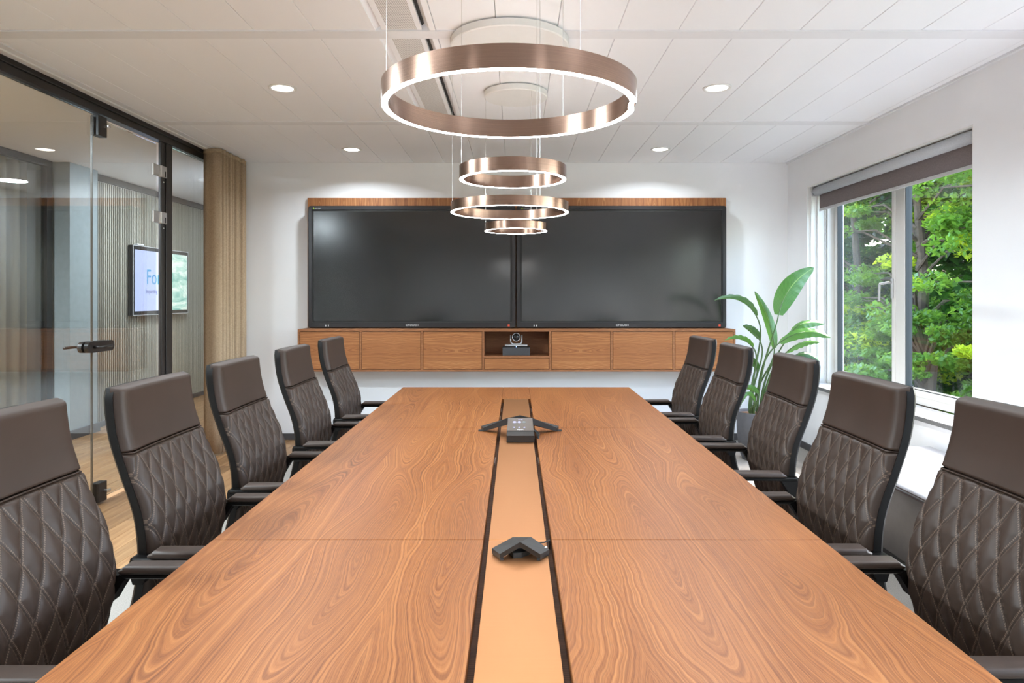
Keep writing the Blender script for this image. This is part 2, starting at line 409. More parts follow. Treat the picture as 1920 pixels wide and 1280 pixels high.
# ceiling: slab, panels one by one, rails
ce = obj('ceiling', box(XL-.1, XR+.3, YN, YB, ZC+.03, ZC+.15), 'dark_gap', kind='structure')
rails = [-.14, 1.63, 3.454, 5.22]; rw = .049
def rail(y): return box(XL+.16, XR-.02, y-rw, y+rw, ZC-.006, ZC+.03, .001)
for y in rails: obj('ceiling_rail', rail(y), 'rail', ce)
pm = {}
def panel_mesh(wd, L):
    k = (round(wd, 3), round(L, 3))
    if k not in pm:
        q = box(-wd/2+.0012, wd/2-.0012, -L/2+.001, L/2-.001, 0, .028, .0022)
        me = bpy.data.meshes.new('ceiling_panel'); bmesh.ops.recalc_face_normals(q, faces=q.faces); q.to_mesh(me); q.free(); me.materials.append(M['ceil']); pm[k] = me
    return pm[k]
edges = [XL+.16]+[-.0925+.2982*k for k in range(-8, 10) if XL+.2 < -.0925+.2982*k < XR-.04]+[XR-.02]
mods = [(YN, rails[0]-rw)]+[(rails[i]+rw, rails[i+1]-rw) for i in range(3)]+[(rails[3]+rw, YB)]
for mi, (a, c) in enumerate(mods):
    for i in range(len(edges)-1):
        x0, x1 = edges[i], edges[i+1]
        if mi in (2, 3) and abs(x0+.689) < .02: continue
        o = obj('ceiling_panel', None, None, ce, mesh=panel_mesh(x1-x0, c-a)); o.location = ((x0+x1)/2, (a+c)/2, ZC)
obj('ceiling_edge', box(XR-.02, XR, YN, YB, ZC-.012, ZC+.03, .001), 'rail', ce)
obj('ceiling_edge', box(XL+.11, XL+.16, YN, YB, ZC-.004, ZC+.03, .001), 'rail', ce)

# chilled-beam air diffusers in the ceiling
def perf():
    m = NT('perforated_grille'); s = m.sep(m.coord())
    a = m.math('SUBTRACT', m.math('FRACT', m.math('MULTIPLY', s[0], 118)), .5)
    row = m.math('FLOOR', m.math('MULTIPLY', s[1], 105))
    b_ = m.math('SUBTRACT', m.math('FRACT', m.math('MULTIPLY', s[1], 105)), .5)
    a = m.math('SUBTRACT', m.math('FRACT', m.math('ADD', m.math('MULTIPLY', s[0], 118), m.math('MULTIPLY', row, .5))), .5)
    d = m.math('ADD', m.math('POWER', a, 2), m.math('POWER', b_, 2)); hole = m.math('LESS_THAN', d, .075)
    m.set(m.mix(hole, (.78, .77, .76, 1), (.12, .115, .11, 1)), .55); return m.m
M['perf'] = perf()
for mi, which in ((2, 'nearer of the two, partly behind the big ring'), (3, 'farther of the two, seen through the big ring')):
    a, c = mods[mi]
    r = empty('ceiling_vent', (-.552, (a+c)/2, ZC), label='white perforated air vent in the ceiling, '+which, cat='vent', group='air vents set in the ceiling')
    fb = bmesh.new()
    box(-.716, -.686, a, c, ZC-.002, ZC+.028, .001, bm=fb); box(-.4205, -.392, a, c, ZC-.002, ZC+.028, .001, bm=fb)
    obj('frame', fb, 'ceil', r)
    ch = bmesh.new()
    prism([(-.686, a, ZC+.004), (-.653, a, ZC+.028), (-.653, a, ZC+.0295), (-.686, a, ZC+.0295)], (0, c-a, 0), ch)
    prism([(-.4205, a, ZC+.004), (-.445, a, ZC+.028), (-.445, a, ZC+.0295), (-.4205, a, ZC+.0295)], (0, c-a, 0), ch)
    obj('air_channel', ch, 'ceil', r)
    obj('slot', box(-.4555, -.4485, a+.03, c-.03, ZC+.012, ZC+.029), 'rubber', r)
    pb = bmesh.new(); box(-.654, -.6266, a+.002, c-.002, ZC, ZC+.028, bm=pb); box(-.4814, -.458, a+.002, c-.002, ZC, ZC+.028, bm=pb)
    obj('cover_strip', pb, 'ceil', r)
    obj('grille', box(-.6266, -.4814, a+.002, c-.002, ZC+.002, ZC+.028), 'perf', r)

# downlights
dl = [(-1.458, 4.345, 'left one of the nearer pair'), (1.264, 4.34, 'right one of the nearer pair'),
      (-1.45, 6.15, 'left one of the far pair, by the back wall'), (1.285, 6.14, 'right one of the far pair, by the back wall')]
def downlight(x, y, label):
    r = empty('downlight', (x, y, ZC), label='round white recessed ceiling downlight, '+label, cat='downlight', group='recessed downlights in the ceiling') if label else None
    if r:
        obj('trim_ring', lathe([(.087, ZC-.0005), (.086, ZC-.006), (.079, ZC-.007), (.066, ZC-.0045), (.066, ZC-.0005)], 40, (x, y, 0)), 'white_metal', r, smooth=True)
        obj('diffuser', lathe([(.0655, ZC-.001), (.0655, ZC-.003), (.05, ZC-.0034), (.02, ZC-.0045), (.001, ZC-.0046)], 40, (x, y, 0)), 'down_light', r, smooth=True)
    ld = bpy.data.lights.new('downlight_lamp', 'AREA'); ld.shape = 'DISK'; ld.size = .12; ld.energy = DOWNLIGHT_W; ld.color = (.84, .93, 1.0); ld.spread = math.radians(150)
    lo = bpy.data.objects.new('downlight_lamp', ld); COL.objects.link(lo); lo.location = (x, y, ZC-.012)
    if r: lo.parent = r; lo.location = (0, 0, -.012)
for x, y, l in dl: downlight(x, y, l)
for x in (-1.455, 1.275):
    for y in (2.54, .74, -1.06): downlight(x, y, None)

# ------------------------------------------------------------ windows in the right wall
def window(idx, ya, yc):
    r = empty('window_%d' % idx, (XW, (ya+yc)/2, WZ0), kind='structure')
    z0, z1 = WZ0+.01, WZ1
    fb = bmesh.new()
    D0, D1 = XW, XW+.07
    box(D0, D1, ya, yc, z0, z0+.055, bm=fb); box(D0, D1, ya, yc, z1-.05, z1, bm=fb)
    box(D0, D1, yc-.06, yc, z0+.055, z1-.05, bm=fb); box(D0, D1, ya, ya+.06, z0+.055, z1-.05, bm=fb)
    mid = ya+1.20
    box(D0-.005, D1, mid-.045, mid+.045, z0+.055, z1-.05, .003, bm=fb)
    obj('frame', fb, 'window_frame', r)
    # reveal lining with stepped trims on the far jamb, head and near jamb
    lb = bmesh.new()
    box(XR+.002, XW, yc-.008, yc, WZ0, WZ1, bm=lb)
    for x0, t in ((XR+.03, .016), (XR+.09, .022), (XR+.16, .012)): box(x0, x0+.008, yc-.008-t, yc-.008, WZ0, WZ1, .001, bm=lb)
    box(XR+.175, XW, yc-.04, yc-.008, WZ0, WZ1, .002, bm=lb)
    box(XR+.002, XW, ya, ya+.008, WZ0, WZ1, bm=lb); box(XR+.002, XW, ya, yc, WZ1-.008, WZ1, bm=lb)
    obj('reveal', lb, 'white_metal', r)
    for a, c, nm in ((ya+.06, mid-.045, 0), (mid+.045, yc-.06, 1)):
        sb = bmesh.new(); x0, x1 = XW-.012, XW+.045; w_ = .045; za, zc = z0+.055, z1-.05
        box(x0, x1, a, a+w_, za, zc, .004, bm=sb); box(x0, x1, c-w_, c, za, zc, .004, bm=sb)
        box(x0, x1, a+w_, c-w_, za, za+w_, .004, bm=sb); box(x0, x1, a+w_, c-w_, zc-w_, zc, .004, bm=sb)
        sash = obj('sash', sb, 'window_frame', r)
        gb = bmesh.new(); q = w_+.006
        box(x0+.004, x1-.004, a+w_, a+q, za+w_, zc-w_, bm=gb); box(x0+.004, x1-.004, c-q, c-w_, za+w_, zc-w_, bm=gb)
        box(x0+.004, x1-.004, a+q, c-q, za+w_, za+q, bm=gb); box(x0+.004, x1-.004, a+q, c-q, zc-q, zc-w_, bm=gb)
        obj('gasket', gb, 'gasket', sash)
        obj('pane', box(XW+.012, XW+.016, a+q, c-q, za+q, zc-q), 'win_glass', sash)
    h = obj('handle', box(XW-.024, XW-.012, mid+.058, mid+.085, 1.38, 1.53, .003, bm=None), 'silver', r)
    hb = tube([(XW-.02, mid+.072, 1.50), (XW-.065, mid+.072, 1.50), (XW-.07, mid+.078, 1.495), (XW-.07, mid+.15, 1.492), (XW-.07, mid+.16, 1.48), (XW-.07, mid+.165, 1.36)], .009, 10)
    obj('lever', hb, 'silver', h, smooth=True)
    obj('sill', box(XR-.02, XW, ya, yc, WZ0-.028, WZ0, .002), 'sill', r)
    obj('sill_edge', box(XR-.024, XR-.0205, ya-.004, yc+.004, WZ0-.03, WZ0-.002), 'sill_edge', r)
for i, (a, c) in enumerate(WINS): window(i+1, a, c)

def blind(ya, yc, lab):
    r = empty('roller_blind', (XR+.065, (ya+yc)/2, WZ1), label=lab, cat='blind')
    xc, zt = XR+.062, 2.345; a, c = ya+.02, yc-.07
    obj('roller_tube', tube([(xc, a, zt), (xc, c, zt)], .040, 24), 'blind_tube', r, smooth=True)
    obj('fabric', box(XR+.084, XR+.0855, a+.01, c-.01, 2.185, 2.345), 'blind', r)
    obj('bottom_bar', box(XR+.078, XR+.092, a+.01, c-.01, 2.162, 2.186, .003), 'silver', r)
    bb = bmesh.new(); box(XR+.02, XR+.1, c+.004, c+.01, 2.30, 2.385, .002, bm=bb); tube([(xc, c, zt), (xc, c+.03, zt)], .036, 20, bb)
    obj('bracket', bb, 'silver', r)
    for dx in (-.034, .034):
        cb = bmesh.new()
        for k in range(120):
            z = zt-.0135*k
            if z < .75: break
            bmesh.ops.create_icosphere(cb, subdivisions=1, radius=.0026, matrix=Matrix.Translation((xc+dx, c+.02, z)))
        obj('bead_chain', cb, 'white_metal', r, kind='stuff')
blind(*WINS[0], 'grey roller blind rolled up at the top of the window')

# bench below the windows
r = empty('window_bench', (2.3, 1.5, 0), label='long low bench with pale seat and dark leather front under the window', cat='bench')
b = box(1.95, XR-.016, -1.2, 4.42, .06, .405, .006); obj('front_panel', b, 'bench_front', r)
obj('seat_pad', box(1.945, XR-.016, -1.2, 4.42, .407, .442, .012, 3), 'bench_top', r, smooth=True)
pb = tube([(1.943, -1.2, .408), (1.943, 4.42, .408)], .005, 8); tube([(1.943, -1.2, .425), (1.943, 4.42, .425)], .003, 8, pb)
obj('piping', pb, 'piping', r)
obj('plinth', box(1.99, XR-.016, -1.15, 4.38, 0, .06), 'black', r)

# ------------------------------------------------------------ glass partition on the left, with door
gp = empty('wall_left', (XL, 3, 0), kind='structure')
DY0, DY1 = 4.60, 5.40
def gpane(y0, y1, z0=.012, z1=2.61): return box(XL-.006, XL+.006, y0, y1, z0, z1)
for a, c in ((YN, 1.2), (1.204, 2.9), (2.904, DY0-.006), (5.60, YB-.02)):
    obj('glass_pane', gpane(a, c), 'glass', gp)
tb = box(XL-.03, XL+.035, YN, YB, 2.615, 2.665, .002); obj('top_track', tb, 'black', gp)
obj('top_track', box(XL-.03, XL+.045, YN, YB, 2.665, 2.705, .002), 'black', gp)
obj('bottom_track', box(XL-.012, XL+.012, YN, DY0-.006, 0, .014, .001), 'black', gp)
obj('curtain_rail', box(XL+.075, XL+.11, YN, YB-.02, ZC-.012, ZC+.02, .002), 'white_metal', gp)
obj('ceiling_strip', box(XL+.03, XL+.075, YN, YB, ZC-.003, ZC+.03), 'rail', gp)
pb = bmesh.new(); box(XL-.006, XL+.02, 5.47, 5.64, 0, 2.615, .003, bm=pb)
obj('post', pb, 'black', gp); 
pb = box(XL+.02, XL+.026, 5.53, 5.63, 0, 2.615, .002); obj('post_cover', pb, 'black', gp)
fix = bmesh.new()
for zz in (2.30, 1.935): tube([(XL+.019, 5.50, zz), (XL+.023, 5.50, zz)], .006, 10, fix)
obj('post_screw', fix, 'white_metal', gp)

dr = empty('door_1', (XL, DY1, 0), kind='structure')
obj('door_glass', gpane(DY0, DY1+.02, .03, 2.59), 'glass', dr)
obj('glass_edge', box(XL-.007, XL+.007, DY0-.003, DY0+.001, .03, 2.59), 'glass_edge', dr)
for z0 in (2.335, 1.97):
    hb = bmesh.new()
    box(XL+.008, XL+.034, 5.44, 5.53, z0, z0+.09, .003, bm=hb)
    box(XL+.008, XL+.02, 5.35, 5.44, z0, z0+.09, .003, bm=hb)
    h = obj('hinge', hb, 'steel', dr)
    obj('hinge_slot', box(XL+.0341, XL+.036, 5.50, 5.508, z0+.006, z0+.05), 'rubber', h)
for z0, z1, nm in ((2.47, 2.605, 'top'), (.015, .145, 'low')):
    lb = box(XL-.02, XL+.035, DY0+.02, DY0+.115, z0, z1, .003)
    l = obj('corner_lock', lb, 'black', dr)
    kb = tube([(XL+.035, DY0+.085, z0+.07), (XL+.058, DY0+.085, z0+.07)], .009, 14); box(XL+.058, XL+.072, DY0+.07, DY0+.1, z0+.06, z0+.08, .003, bm=kb)
    obj('turn_knob', kb, 'steel', l)
# handle: dark pill-shaped plate over the pane joint, lever on the room side and one on the corridor side
def pill(y0, y1, zc, rr, x0, x1):
    pts = [(y1-rr+rr*math.sin(t), zc+rr*math.cos(t)) for t in [PI*k/10 for k in range(11)]]+[(y0+rr-rr*math.sin(t), zc-rr*math.cos(t)) for t in [PI*k/10 for k in range(11)]]
    q = prism([(x0, a, z) for a, z in pts], (x1-x0, 0, 0)); bmesh.ops.bevel(q, geom=[e for e in q.edges if e.calc_face_angle(0) > 1.2], offset=.004, segments=2, affect='EDGES'); return q
h = obj('handle_plate', pill(DY0-.10, DY0+.20, 1.06, .036, XL+.008, XL+.036), 'black', dr)
obj('handle_plate', pill(DY0-.10, DY0+.20, 1.06, .036, XL-.034, XL-.008), 'black', dr)
lv = tube([(XL+.03, DY0-.03, 1.06), (XL+.075, DY0-.03, 1.06), (XL+.082, DY0-.02, 1.06), (XL+.082, DY0+.09, 1.06)], .009, 12); obj('lever', lv, 'black', h, smooth=True)
lv = tube([(XL-.03, DY0-.03, 1.06), (XL-.085, DY0-.03, 1.06), (XL-.092, DY0-.04, 1.06), (XL-.092, DY0-.14, 1.06)], .009, 12); obj('lever', lv, 'black', h, smooth=True)

# curtain in the back left corner
def curtain_mesh(path, z0, z1, th=.002, nz=10, flare=0.0):
    b = bmesh.new(); rows = []
    for k in range(nz+1):
        z = z0+(z1-z0)*k/nz; row = []
        for i, (x, y) in enumerate(path):
            wob = math.sin(i*.9+z*2.1)*.0025*(1-k/nz)
            row.append(b.verts.new((x+wob, y+wob*.6, z)))
        rows.append(row)
    for a, c in zip(rows, rows[1:]):
        for i in range(len(path)-1): b.faces.new((a[i], a[i+1], c[i+1], c[i]))
    return b
cur = empty('curtain', (-2.62, 6.4, 0), label='tan linen curtain gathered in the back left corner', cat='curtain')
path = [(-2.74, 6.10), (-2.70, 6.085), (-2.655, 6.075), (-2.615, 6.07), (-2.595, 6.085)]
y = 6.085; k = 0
while y < 6.70:
    t = k/8.0*2*PI
    path.append((-2.615+.040*math.cos(t)+.007*math.sin(k*.37), y+.010*math.sin(2*t))); y += .0088; k += 1
o = obj('fabric', curtain_mesh(path, .02, 2.655), 'curtain', cur, smooth=True)
md = o.modifiers.new('t', 'SOLIDIFY'); md.thickness = .003
o2 = obj('header_tape', curtain_mesh([(x_+.0, y_) for x_, y_ in path], 2.655, 2.692, nz=1), 'curtain', cur, smooth=True)
md = o2.modifiers.new('t', 'SOLIDIFY'); md.thickness = .004

# ------------------------------------------------------------ corridor beyond the glass
cw = obj('wall_corridor', box(-4.6, XC, 7.15, YC, 0, 2.64), plain('ribbed_wall_paint', srgb(152, 148, 138), .6), kind='structure')
rb = bmesh.new(); y = 7.2
while y < 12.9:
    box(XC, XC+.012, y, y+.018, .05, 2.62, bm=rb); y += .036
obj('rib', rb, plain('rib_paint', srgb(166, 162, 150), .55), cw, kind='stuff')
obj('trim_1', box(XC-.02, XC+.02, 7.15, YC, 2.63, 2.70), plain('dark_trim', srgb(84, 78, 76), .5), kind='structure')
obj('baseboard_corridor', box(XC, XC+.018, 7.19, YC, 0, .06, .002), 'baseboard', kind='structure')
obj('wall_column', box(-4.60, -4.33, 6.74, 7.19, 0, 2.75), plain('blue_grey_column_paint', srgb(150, 162, 166), .5), kind='structure')
obj('baseboard_column', box(-4.60, -4.312, 6.72, 7.21, 0, .09, .002), 'baseboard', kind='structure')
obj('wall_corridor_end', box(-6.2, XL, YC, YC+.1, 0, 2.8), 'wall', kind='structure')
obj('ceiling_corridor', box(-6.2, XL-.03, YN, YC, 2.702, 2.85), 'ceil', kind='structure')
obj('wall_corridor_side', box(XL-.07, XL+.05, YB+.15, YC, 0, 2.8), 'wall', kind='structure')
obj('wall_opposite_end', box(-5.9, -4.55, 7.15, 7.3, 0, 2.7), 'wall', kind='structure')
obj('wall_opposite', box(-5.9, -5.8, YN, 7.2, 0, 2.7), 'wall', kind='structure')
og = empty('wall_glazed_opposite', (-4.5, 3, 0), kind='structure')
obj('top_track', box(-4.53, -4.47, YN, 6.70, 2.64, 2.70, .002), 'black', og)
obj('post', box(-4.53, -4.47, 6.62, 6.70, 0, 2.64, .002), 'black', og)
obj('glass_pane', box(-4.505, -4.495, YN, 6.62, .02, 2.64), 'glass', og)
path = []; y = 1.5; k = 0
while y < 6.60:
    t = k/10.0*2*PI; path.append((-4.66+.045*math.cos(t), y+.02*math.sin(2*t))); y += .017; k += 1
cr = empty('curtain', (-4.66, 4, 0), label='greige curtain behind the glass across the corridor', cat='curtain')
obj('fabric', curtain_mesh(path, .02, 2.66), 'curtain_far', cr, smooth=True)
def lamp(x, y, z, e, size=.3, col=(.80, .90, 1.0)):
    ld = bpy.data.lights.new('corridor_fill_light', 'AREA'); ld.shape = 'DISK'; ld.size = size; ld.energy = e; ld.color = col
    lo = bpy.data.objects.new('corridor_fill_light', ld); COL.objects.link(lo); lo.location = (x, y, z)
for x, y, e in ((-3.5, .6, 5.2), (-3.5, 2.9, 4.6), (-3.36, 7.75, .8), (-3.5, 11.6, 1.0)): lamp(x, y, 2.69, CORRIDOR_FILL_W*e)  # unseen fill lights, added to brighten the corridor and the room's left side

# corridor display
M['lcd_blue'] = emit('lcd_lavender', srgb(172, 186, 232), 1.0, (.02, .02, .02, 1))
def lcd2():
    m = NT('lcd_green_photo'); s = m.sep(m.coord())
    nz = m.noise(m.comb(m.math('MULTIPLY', s[1], 2), 0, m.math('MULTIPLY', s[2], 7)), 1.2, 3, .6, 1.2)
    c = m.ramp(nz, [(.35, srgb(120, 180, 170)), (.5, srgb(175, 215, 205)), (.62, srgb(235, 245, 240)), (.75, srgb(150, 200, 170))])
    m.set((.02, .02, .02, 1), .4, Emission_Color=c, Emission_Strength=.95); return m.m
M['lcd_photo'] = lcd2()
M['lcd_text'] = emit('lcd_text_blue', srgb(0, 150, 215), .8, (.02, .02, .02, 1))
M['lcd_small'] = emit('lcd_text_violet', srgb(110, 120, 190), .7, (.02, .02, .02, 1))
tv = empty('wall_display', (-4.40, 8.6, 1.18), label='screen with blue lettering on the ribbed corridor wall', cat='display')
X0, X1 = XC+.02, -4.375; ya, yb, za, zb = 7.93, 9.27, 1.176, 1.99
obj('housing', box(X0, X1, ya, yb, za, zb, .008, 2), 'black_plastic', tv)
fb = bmesh.new(); t = .008
box(X1, X1+.006, ya, ya+t, za, zb, bm=fb); box(X1, X1+.006, yb-t, yb, za, zb, bm=fb); box(X1, X1+.006, ya+t, yb-t, za, za+t, bm=fb); box(X1, X1+.006, ya+t, yb-t, zb-t, zb, bm=fb)
obj('silver_edge', fb, 'silver', tv)
ym = 8.60
obj('screen', box(X1+.0005, X1+.003, ya+.045, ym, za+.05, zb-.05), 'lcd_blue', tv, label='lavender left half of the screen')
obj('screen', box(X1+.0005, X1+.003, ym, yb-.03, za+.05, zb-.05), 'lcd_photo', tv, label='pale green picture on the right half')
ROTX = ((0, 0, 1), (1, 0, 0), (0, 1, 0))      # text x->y, y->z, normal +x
text('lettering', 'Fort', .255, (X1+.004, 8.215, 1.545), ROTX, 'lcd_text', tv, sx=.95)
text('small_lettering', 'Impacting the', .074, (X1+.004, 8.20, 1.435), ROTX, 'lcd_small', tv, sx=.95)
obj('sensor', box(X1-.03, X1+.01, 8.02, 8.16, zb+.001, zb+.02, .005), 'white_metal', tv)

# ------------------------------------------------------------ display wall
obj('wall_panel', box(-2.015, 2.046, YB-.04, YB, 1.095, 2.352, .002), 'panel_wood', label='walnut veneer back panel on the white wall behind the twin screens', cat='panel')
def display(x0, x1, lab, logo_x):
    z0, z1, yf = 1.096, 2.262, 6.62
    r = empty('touch_display', ((x0+x1)/2, yf+.04, z0), label=lab, cat='display', group='large touch displays on the walnut panel')
    # rounded bezel frame, front at yf
    def rr(x0, x1, z0, z1, rad, n=5):
        pts = []
        for cx, cz, a0 in ((x1-rad, z1-rad, 0), (x0+rad, z1-rad, 90), (x0+rad, z0+rad, 180), (x1-rad, z0+rad, 270)):
            for k in range(n+1): t = math.radians(a0+90*k/n); pts.append((cx+rad*math.cos(t), cz+rad*math.sin(t)))
        return pts
    out = rr(x0, x1, z0, z1, .022); inn = rr(x0+.034, x1-.034, z0+.052, z1-.036, .002)
    b = bmesh.new(); n = len(out)
    L = [[b.verts.new((x, y, z)) for x, z in pp] for pp, y in ((out, yf+.10), (out, yf+.004), (rr(x0+.004, x1-.004, z0+.004, z1-.004, .019), yf), (inn, yf), (inn, yf+.014))]
    for p, q in zip(L, L[1:]):
        for k in range(n): b.faces.new((p[k], p[(k+1) % n], q[(k+1) % n], q[k]))
    b.faces.new(L[0])
    obj('bezel', b, 'bezel', r)
    obj('glass_border', box(x0+.034, x1-.034, yf+.011, yf+.016, z0+.052, z1-.036), 'rubber', r)
    obj('screen_panel', box(x0+.05, x1-.05, yf+.007, yf+.0108, z0+.066, z1-.052), 'screen', r)
    text('logo', 'CTOUCH', .024, (logo_x, yf-.0006, z0+.018), FACE_CAM, 'white_print', r, ext=.0004, align='CENTER', sx=1.2)
    obj('badge', box(x1-.075, x1-.055, yf-.0012, yf, z0+.014, z0+.034, .0005), 'red_print', r)
    pb = bmesh.new(); box(x0+.165, x0+.172, yf-.001, yf, z0+.014, z0+.03, bm=pb); box(x0+.19, x0+.197, yf-.001, yf, z0+.014, z0+.03, bm=pb)
    obj('port', pb, 'white_print', r)
    tb_ = bmesh.new(); prism([(x0+.045, yf-.001, z1-.031), (x0+.062, yf-.001, z1-.031), (x0+.0535, yf-.001, z1-.016)], (0, .001, 0), tb_)
    obj('eco_mark', tb_, 'green_print', r)
    text('eco_lettering', 'eco save', .014, (x0+.066, yf-.0006, z1-.029), FACE_CAM, 'white_print', r, ext=.0003, sx=1.2)
display(-1.977, .003, 'left one of the two large black touch displays', -.985)
display(.012, 2.017, 'right one of the two large black touch displays, reflecting the window', 1.022)
for x, lean, lab in ((-.014, 0, 'thin black stylus clipped upright on the edge of the left display'), (.024, .02, 'thin black stylus clipped slanting between the two displays')):
    st = obj('stylus', tube([(x, 6.6152, 1.37), (x+lean*.2, 6.6152, 1.38), (x+lean, 6.6152, 1.51)], .0045, 8), 'black_plastic'); tag(st, lab, 'stylus')

# wall cabinet
CY0, CY1, CZ0, CZ1, CX0, CX1 = 6.43, YB-.001, .699, 1.092, -2.018, 2.043
cab = empty('wall_cabinet', (0, CY1, CZ0), label='long wall-hung walnut cabinet with seven bays below the screens', cat='cabinet')
xs = [558, 676, 791, 906, 1031.5, 1147, 1263.5, 1379]; xw = [(p-VX)*CY0/F for p in xs]; xw[0] = CX0; xw[-1] = CX1
t = .018
obj('top_board', box(CX0, CX1, CY0, CY1, CZ1-.022, CZ1, .001), 'frame_wood', cab)
obj('bottom_board', box(CX0, CX1, CY0, CY1, CZ0, CZ0+.02, .001), 'frame_wood', cab)
for i, x in enumerate(xw):
    a = x if i == 0 else (x-t if i == 7 else x-t/2)
    obj('divider', box(a, a+t, CY0, CY1, CZ0+.02, CZ1-.022), 'frame_wood', cab)
obj('back_board', box(CX0+t, CX1-t, CY1-.02, CY1-.002, CZ0+.02, CZ1-.022), 'frame_wood', cab)
for i in range(7):
    a = xw[i]+(t if i == 0 else t/2); c = xw[i+1]-(t if i == 6 else t/2); g = .004
    if i == 3:
        zs = 1.389-(667-VY)*CY0/F
        obj('shelf', box(a, c, CY0, CY1-.02, zs-.02, zs), 'frame_wood', cab)
        obj('drawer', box(a+g, c-g, CY0-.001, CY0+.018, CZ0+.02+g, zs-.02-g, .001), 'cab_wood', cab)
        NICHE = (a, c, zs)
    else:
        obj('door', box(a+g, c-g, CY0-.001, CY0+.018, CZ0+.02+g, CZ1-.022-g, .001), 'cab_wood', cab)
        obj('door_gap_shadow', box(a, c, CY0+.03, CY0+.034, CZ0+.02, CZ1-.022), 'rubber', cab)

# niche: grey box with conference camera
a, c, zs = NICHE; xm = (968-VX)*6.48/F
bx = box(xm-.128, xm+.128, 6.47, 6.66, zs, zs+.075, .004, 2)
o = obj('equipment_box', bx, 'grey_box', label='plain grey equipment box standing in the open cabinet niche', cat='box')
z = zs+.075
ccam = empty('conference_camera', (xm, 6.54, z), label='small round-lens conference camera on the grey box in the niche', cat='camera')
b = box(xm-.10, xm+.10, 6.49, 6.60, z, z+.012, .003); obj('base', b, 'black_plastic', ccam)
b = box(xm-.106, xm+.106, 6.486, 6.604, z+.012, z+.024, .005, 2); obj('base_cover', b, 'silver', ccam)
arm = [(xm-.052, 6.54, z+.112), (xm-.052, 6.54, z+.05), (xm-.045, 6.54, z+.034), (xm-.03, 6.54, z+.028), (xm+.03, 6.54, z+.028), (xm+.045, 6.54, z+.034), (xm+.052, 6.54, z+.05), (xm+.052, 6.54, z+.112)]
obj('yoke', tube(arm, .006, 8), 'silver', ccam, smooth=True)
hd = bmesh.new(); bmesh.ops.create_uvsphere(hd, u_segments=24, v_segments=16, radius=.040, matrix=Matrix.Translation((xm, 6.545, z+.095)))
hdo = obj('head', hd, 'black_plastic', ccam, smooth=True)
rg = lathe([(.034, 0), (.039, 0), (.039, .01), (.034, .01), (.034, 0)], 28, caps=False); bmesh.ops.transform(rg, matrix=Matrix.Translation((xm, 6.515, z+.095)) @ Matrix.Rotation(PI/2, 4, 'X'), verts=rg.verts)
obj('lens_ring', rg, 'silver', hdo)
le = lathe([(.018, 0), (.018, .01), (.012, .012)], 20); bmesh.ops.transform(le, matrix=Matrix.Translation((xm, 6.513, z+.095)) @ Matrix.Rotation(PI/2, 4, 'X'), verts=le.verts)
obj('lens', le, 'screen', hdo)
M['blue_led'] = emit('blue_led', (.1, .2, 1, 1), 3)
obj('status_light', box(xm-.003, xm+.003, 6.4885, 6.4895, z+.002, z+.010), 'blue_led', ccam)

# ------------------------------------------------------------ conference table
TZ = .75; TX = .006; Y0, Y1 = .27, 4.93; J = [Y0, 1.829, 3.39, Y1]; HW = .803; GI = .0905; PWd = .0755
tab = empty('conference_table', (TX, 2.6, 0), label='long walnut conference table with a copper strip along its middle', cat='table')
tab_parts = []
for s in (-1, 1):
    for j in range(3):
        a, c = J[j]+.0006, J[j+1]-.0006
        xa, xb = sorted((TX+s*GI, TX+s*HW))
        obj('tabletop_panel', box(xa, xb, a, c, TZ-.028, TZ, .0016, 2), 'table_wood', tab)
obj('end_inlay', box(TX-GI+.001, TX+GI-.001, 4.36, J[3]-.0006, TZ-.028, TZ, .001), 'table_wood', tab)
for a, c in ((Y0, 1.829), (1.829, 3.39), (3.39, 4.355)):
    obj('copper_plate', box(TX-PWd, TX+PWd, a+.0012, c-.0012, TZ-.006, TZ-.001, .001), 'copper_plate', tab, label='brushed copper cover plate')
tr = bmesh.new(); box(TX-GI-.02, TX+GI+.02, Y0, 4.40, TZ-.036, TZ-.026, bm=tr)
obj('cable_trough', tr, 'gap_wood', tab)
obj('trough_side', box(TX-GI-.022, TX-GI-.002, Y0, 4.40, TZ-.036, TZ-.0295), 'black', tab)
obj('trough_side', box(TX+GI+.002, TX+GI+.022, Y0, 4.40, TZ-.036, TZ-.0295), 'black', tab)
for y in (.9, 2.6, 4.25):
    obj('pedestal', box(TX-.28, TX+.28, y-.05, y+.05, .02, TZ-.076, .004), 'frame_wood', tab)
    obj('foot_plate', box(TX-.34, TX+.34, y-.12, y+.12, 0, .02, .003), 'black', tab)
for s in (-1, 1):
    obj('support_rail', box(TX+s*.45-.02, TX+s*.45+.02, .6, 4.6, TZ-.06, TZ-.0285), 'black', tab)
for s in (-1, 1):
    for y in (2.75, 3.75, 4.0): obj('socket_rim', box(TX+s*(GI-.003)-.0015, TX+s*(GI-.003)+.0015, y, y+.10, TZ-.036, TZ-.018), 'steel', tab)

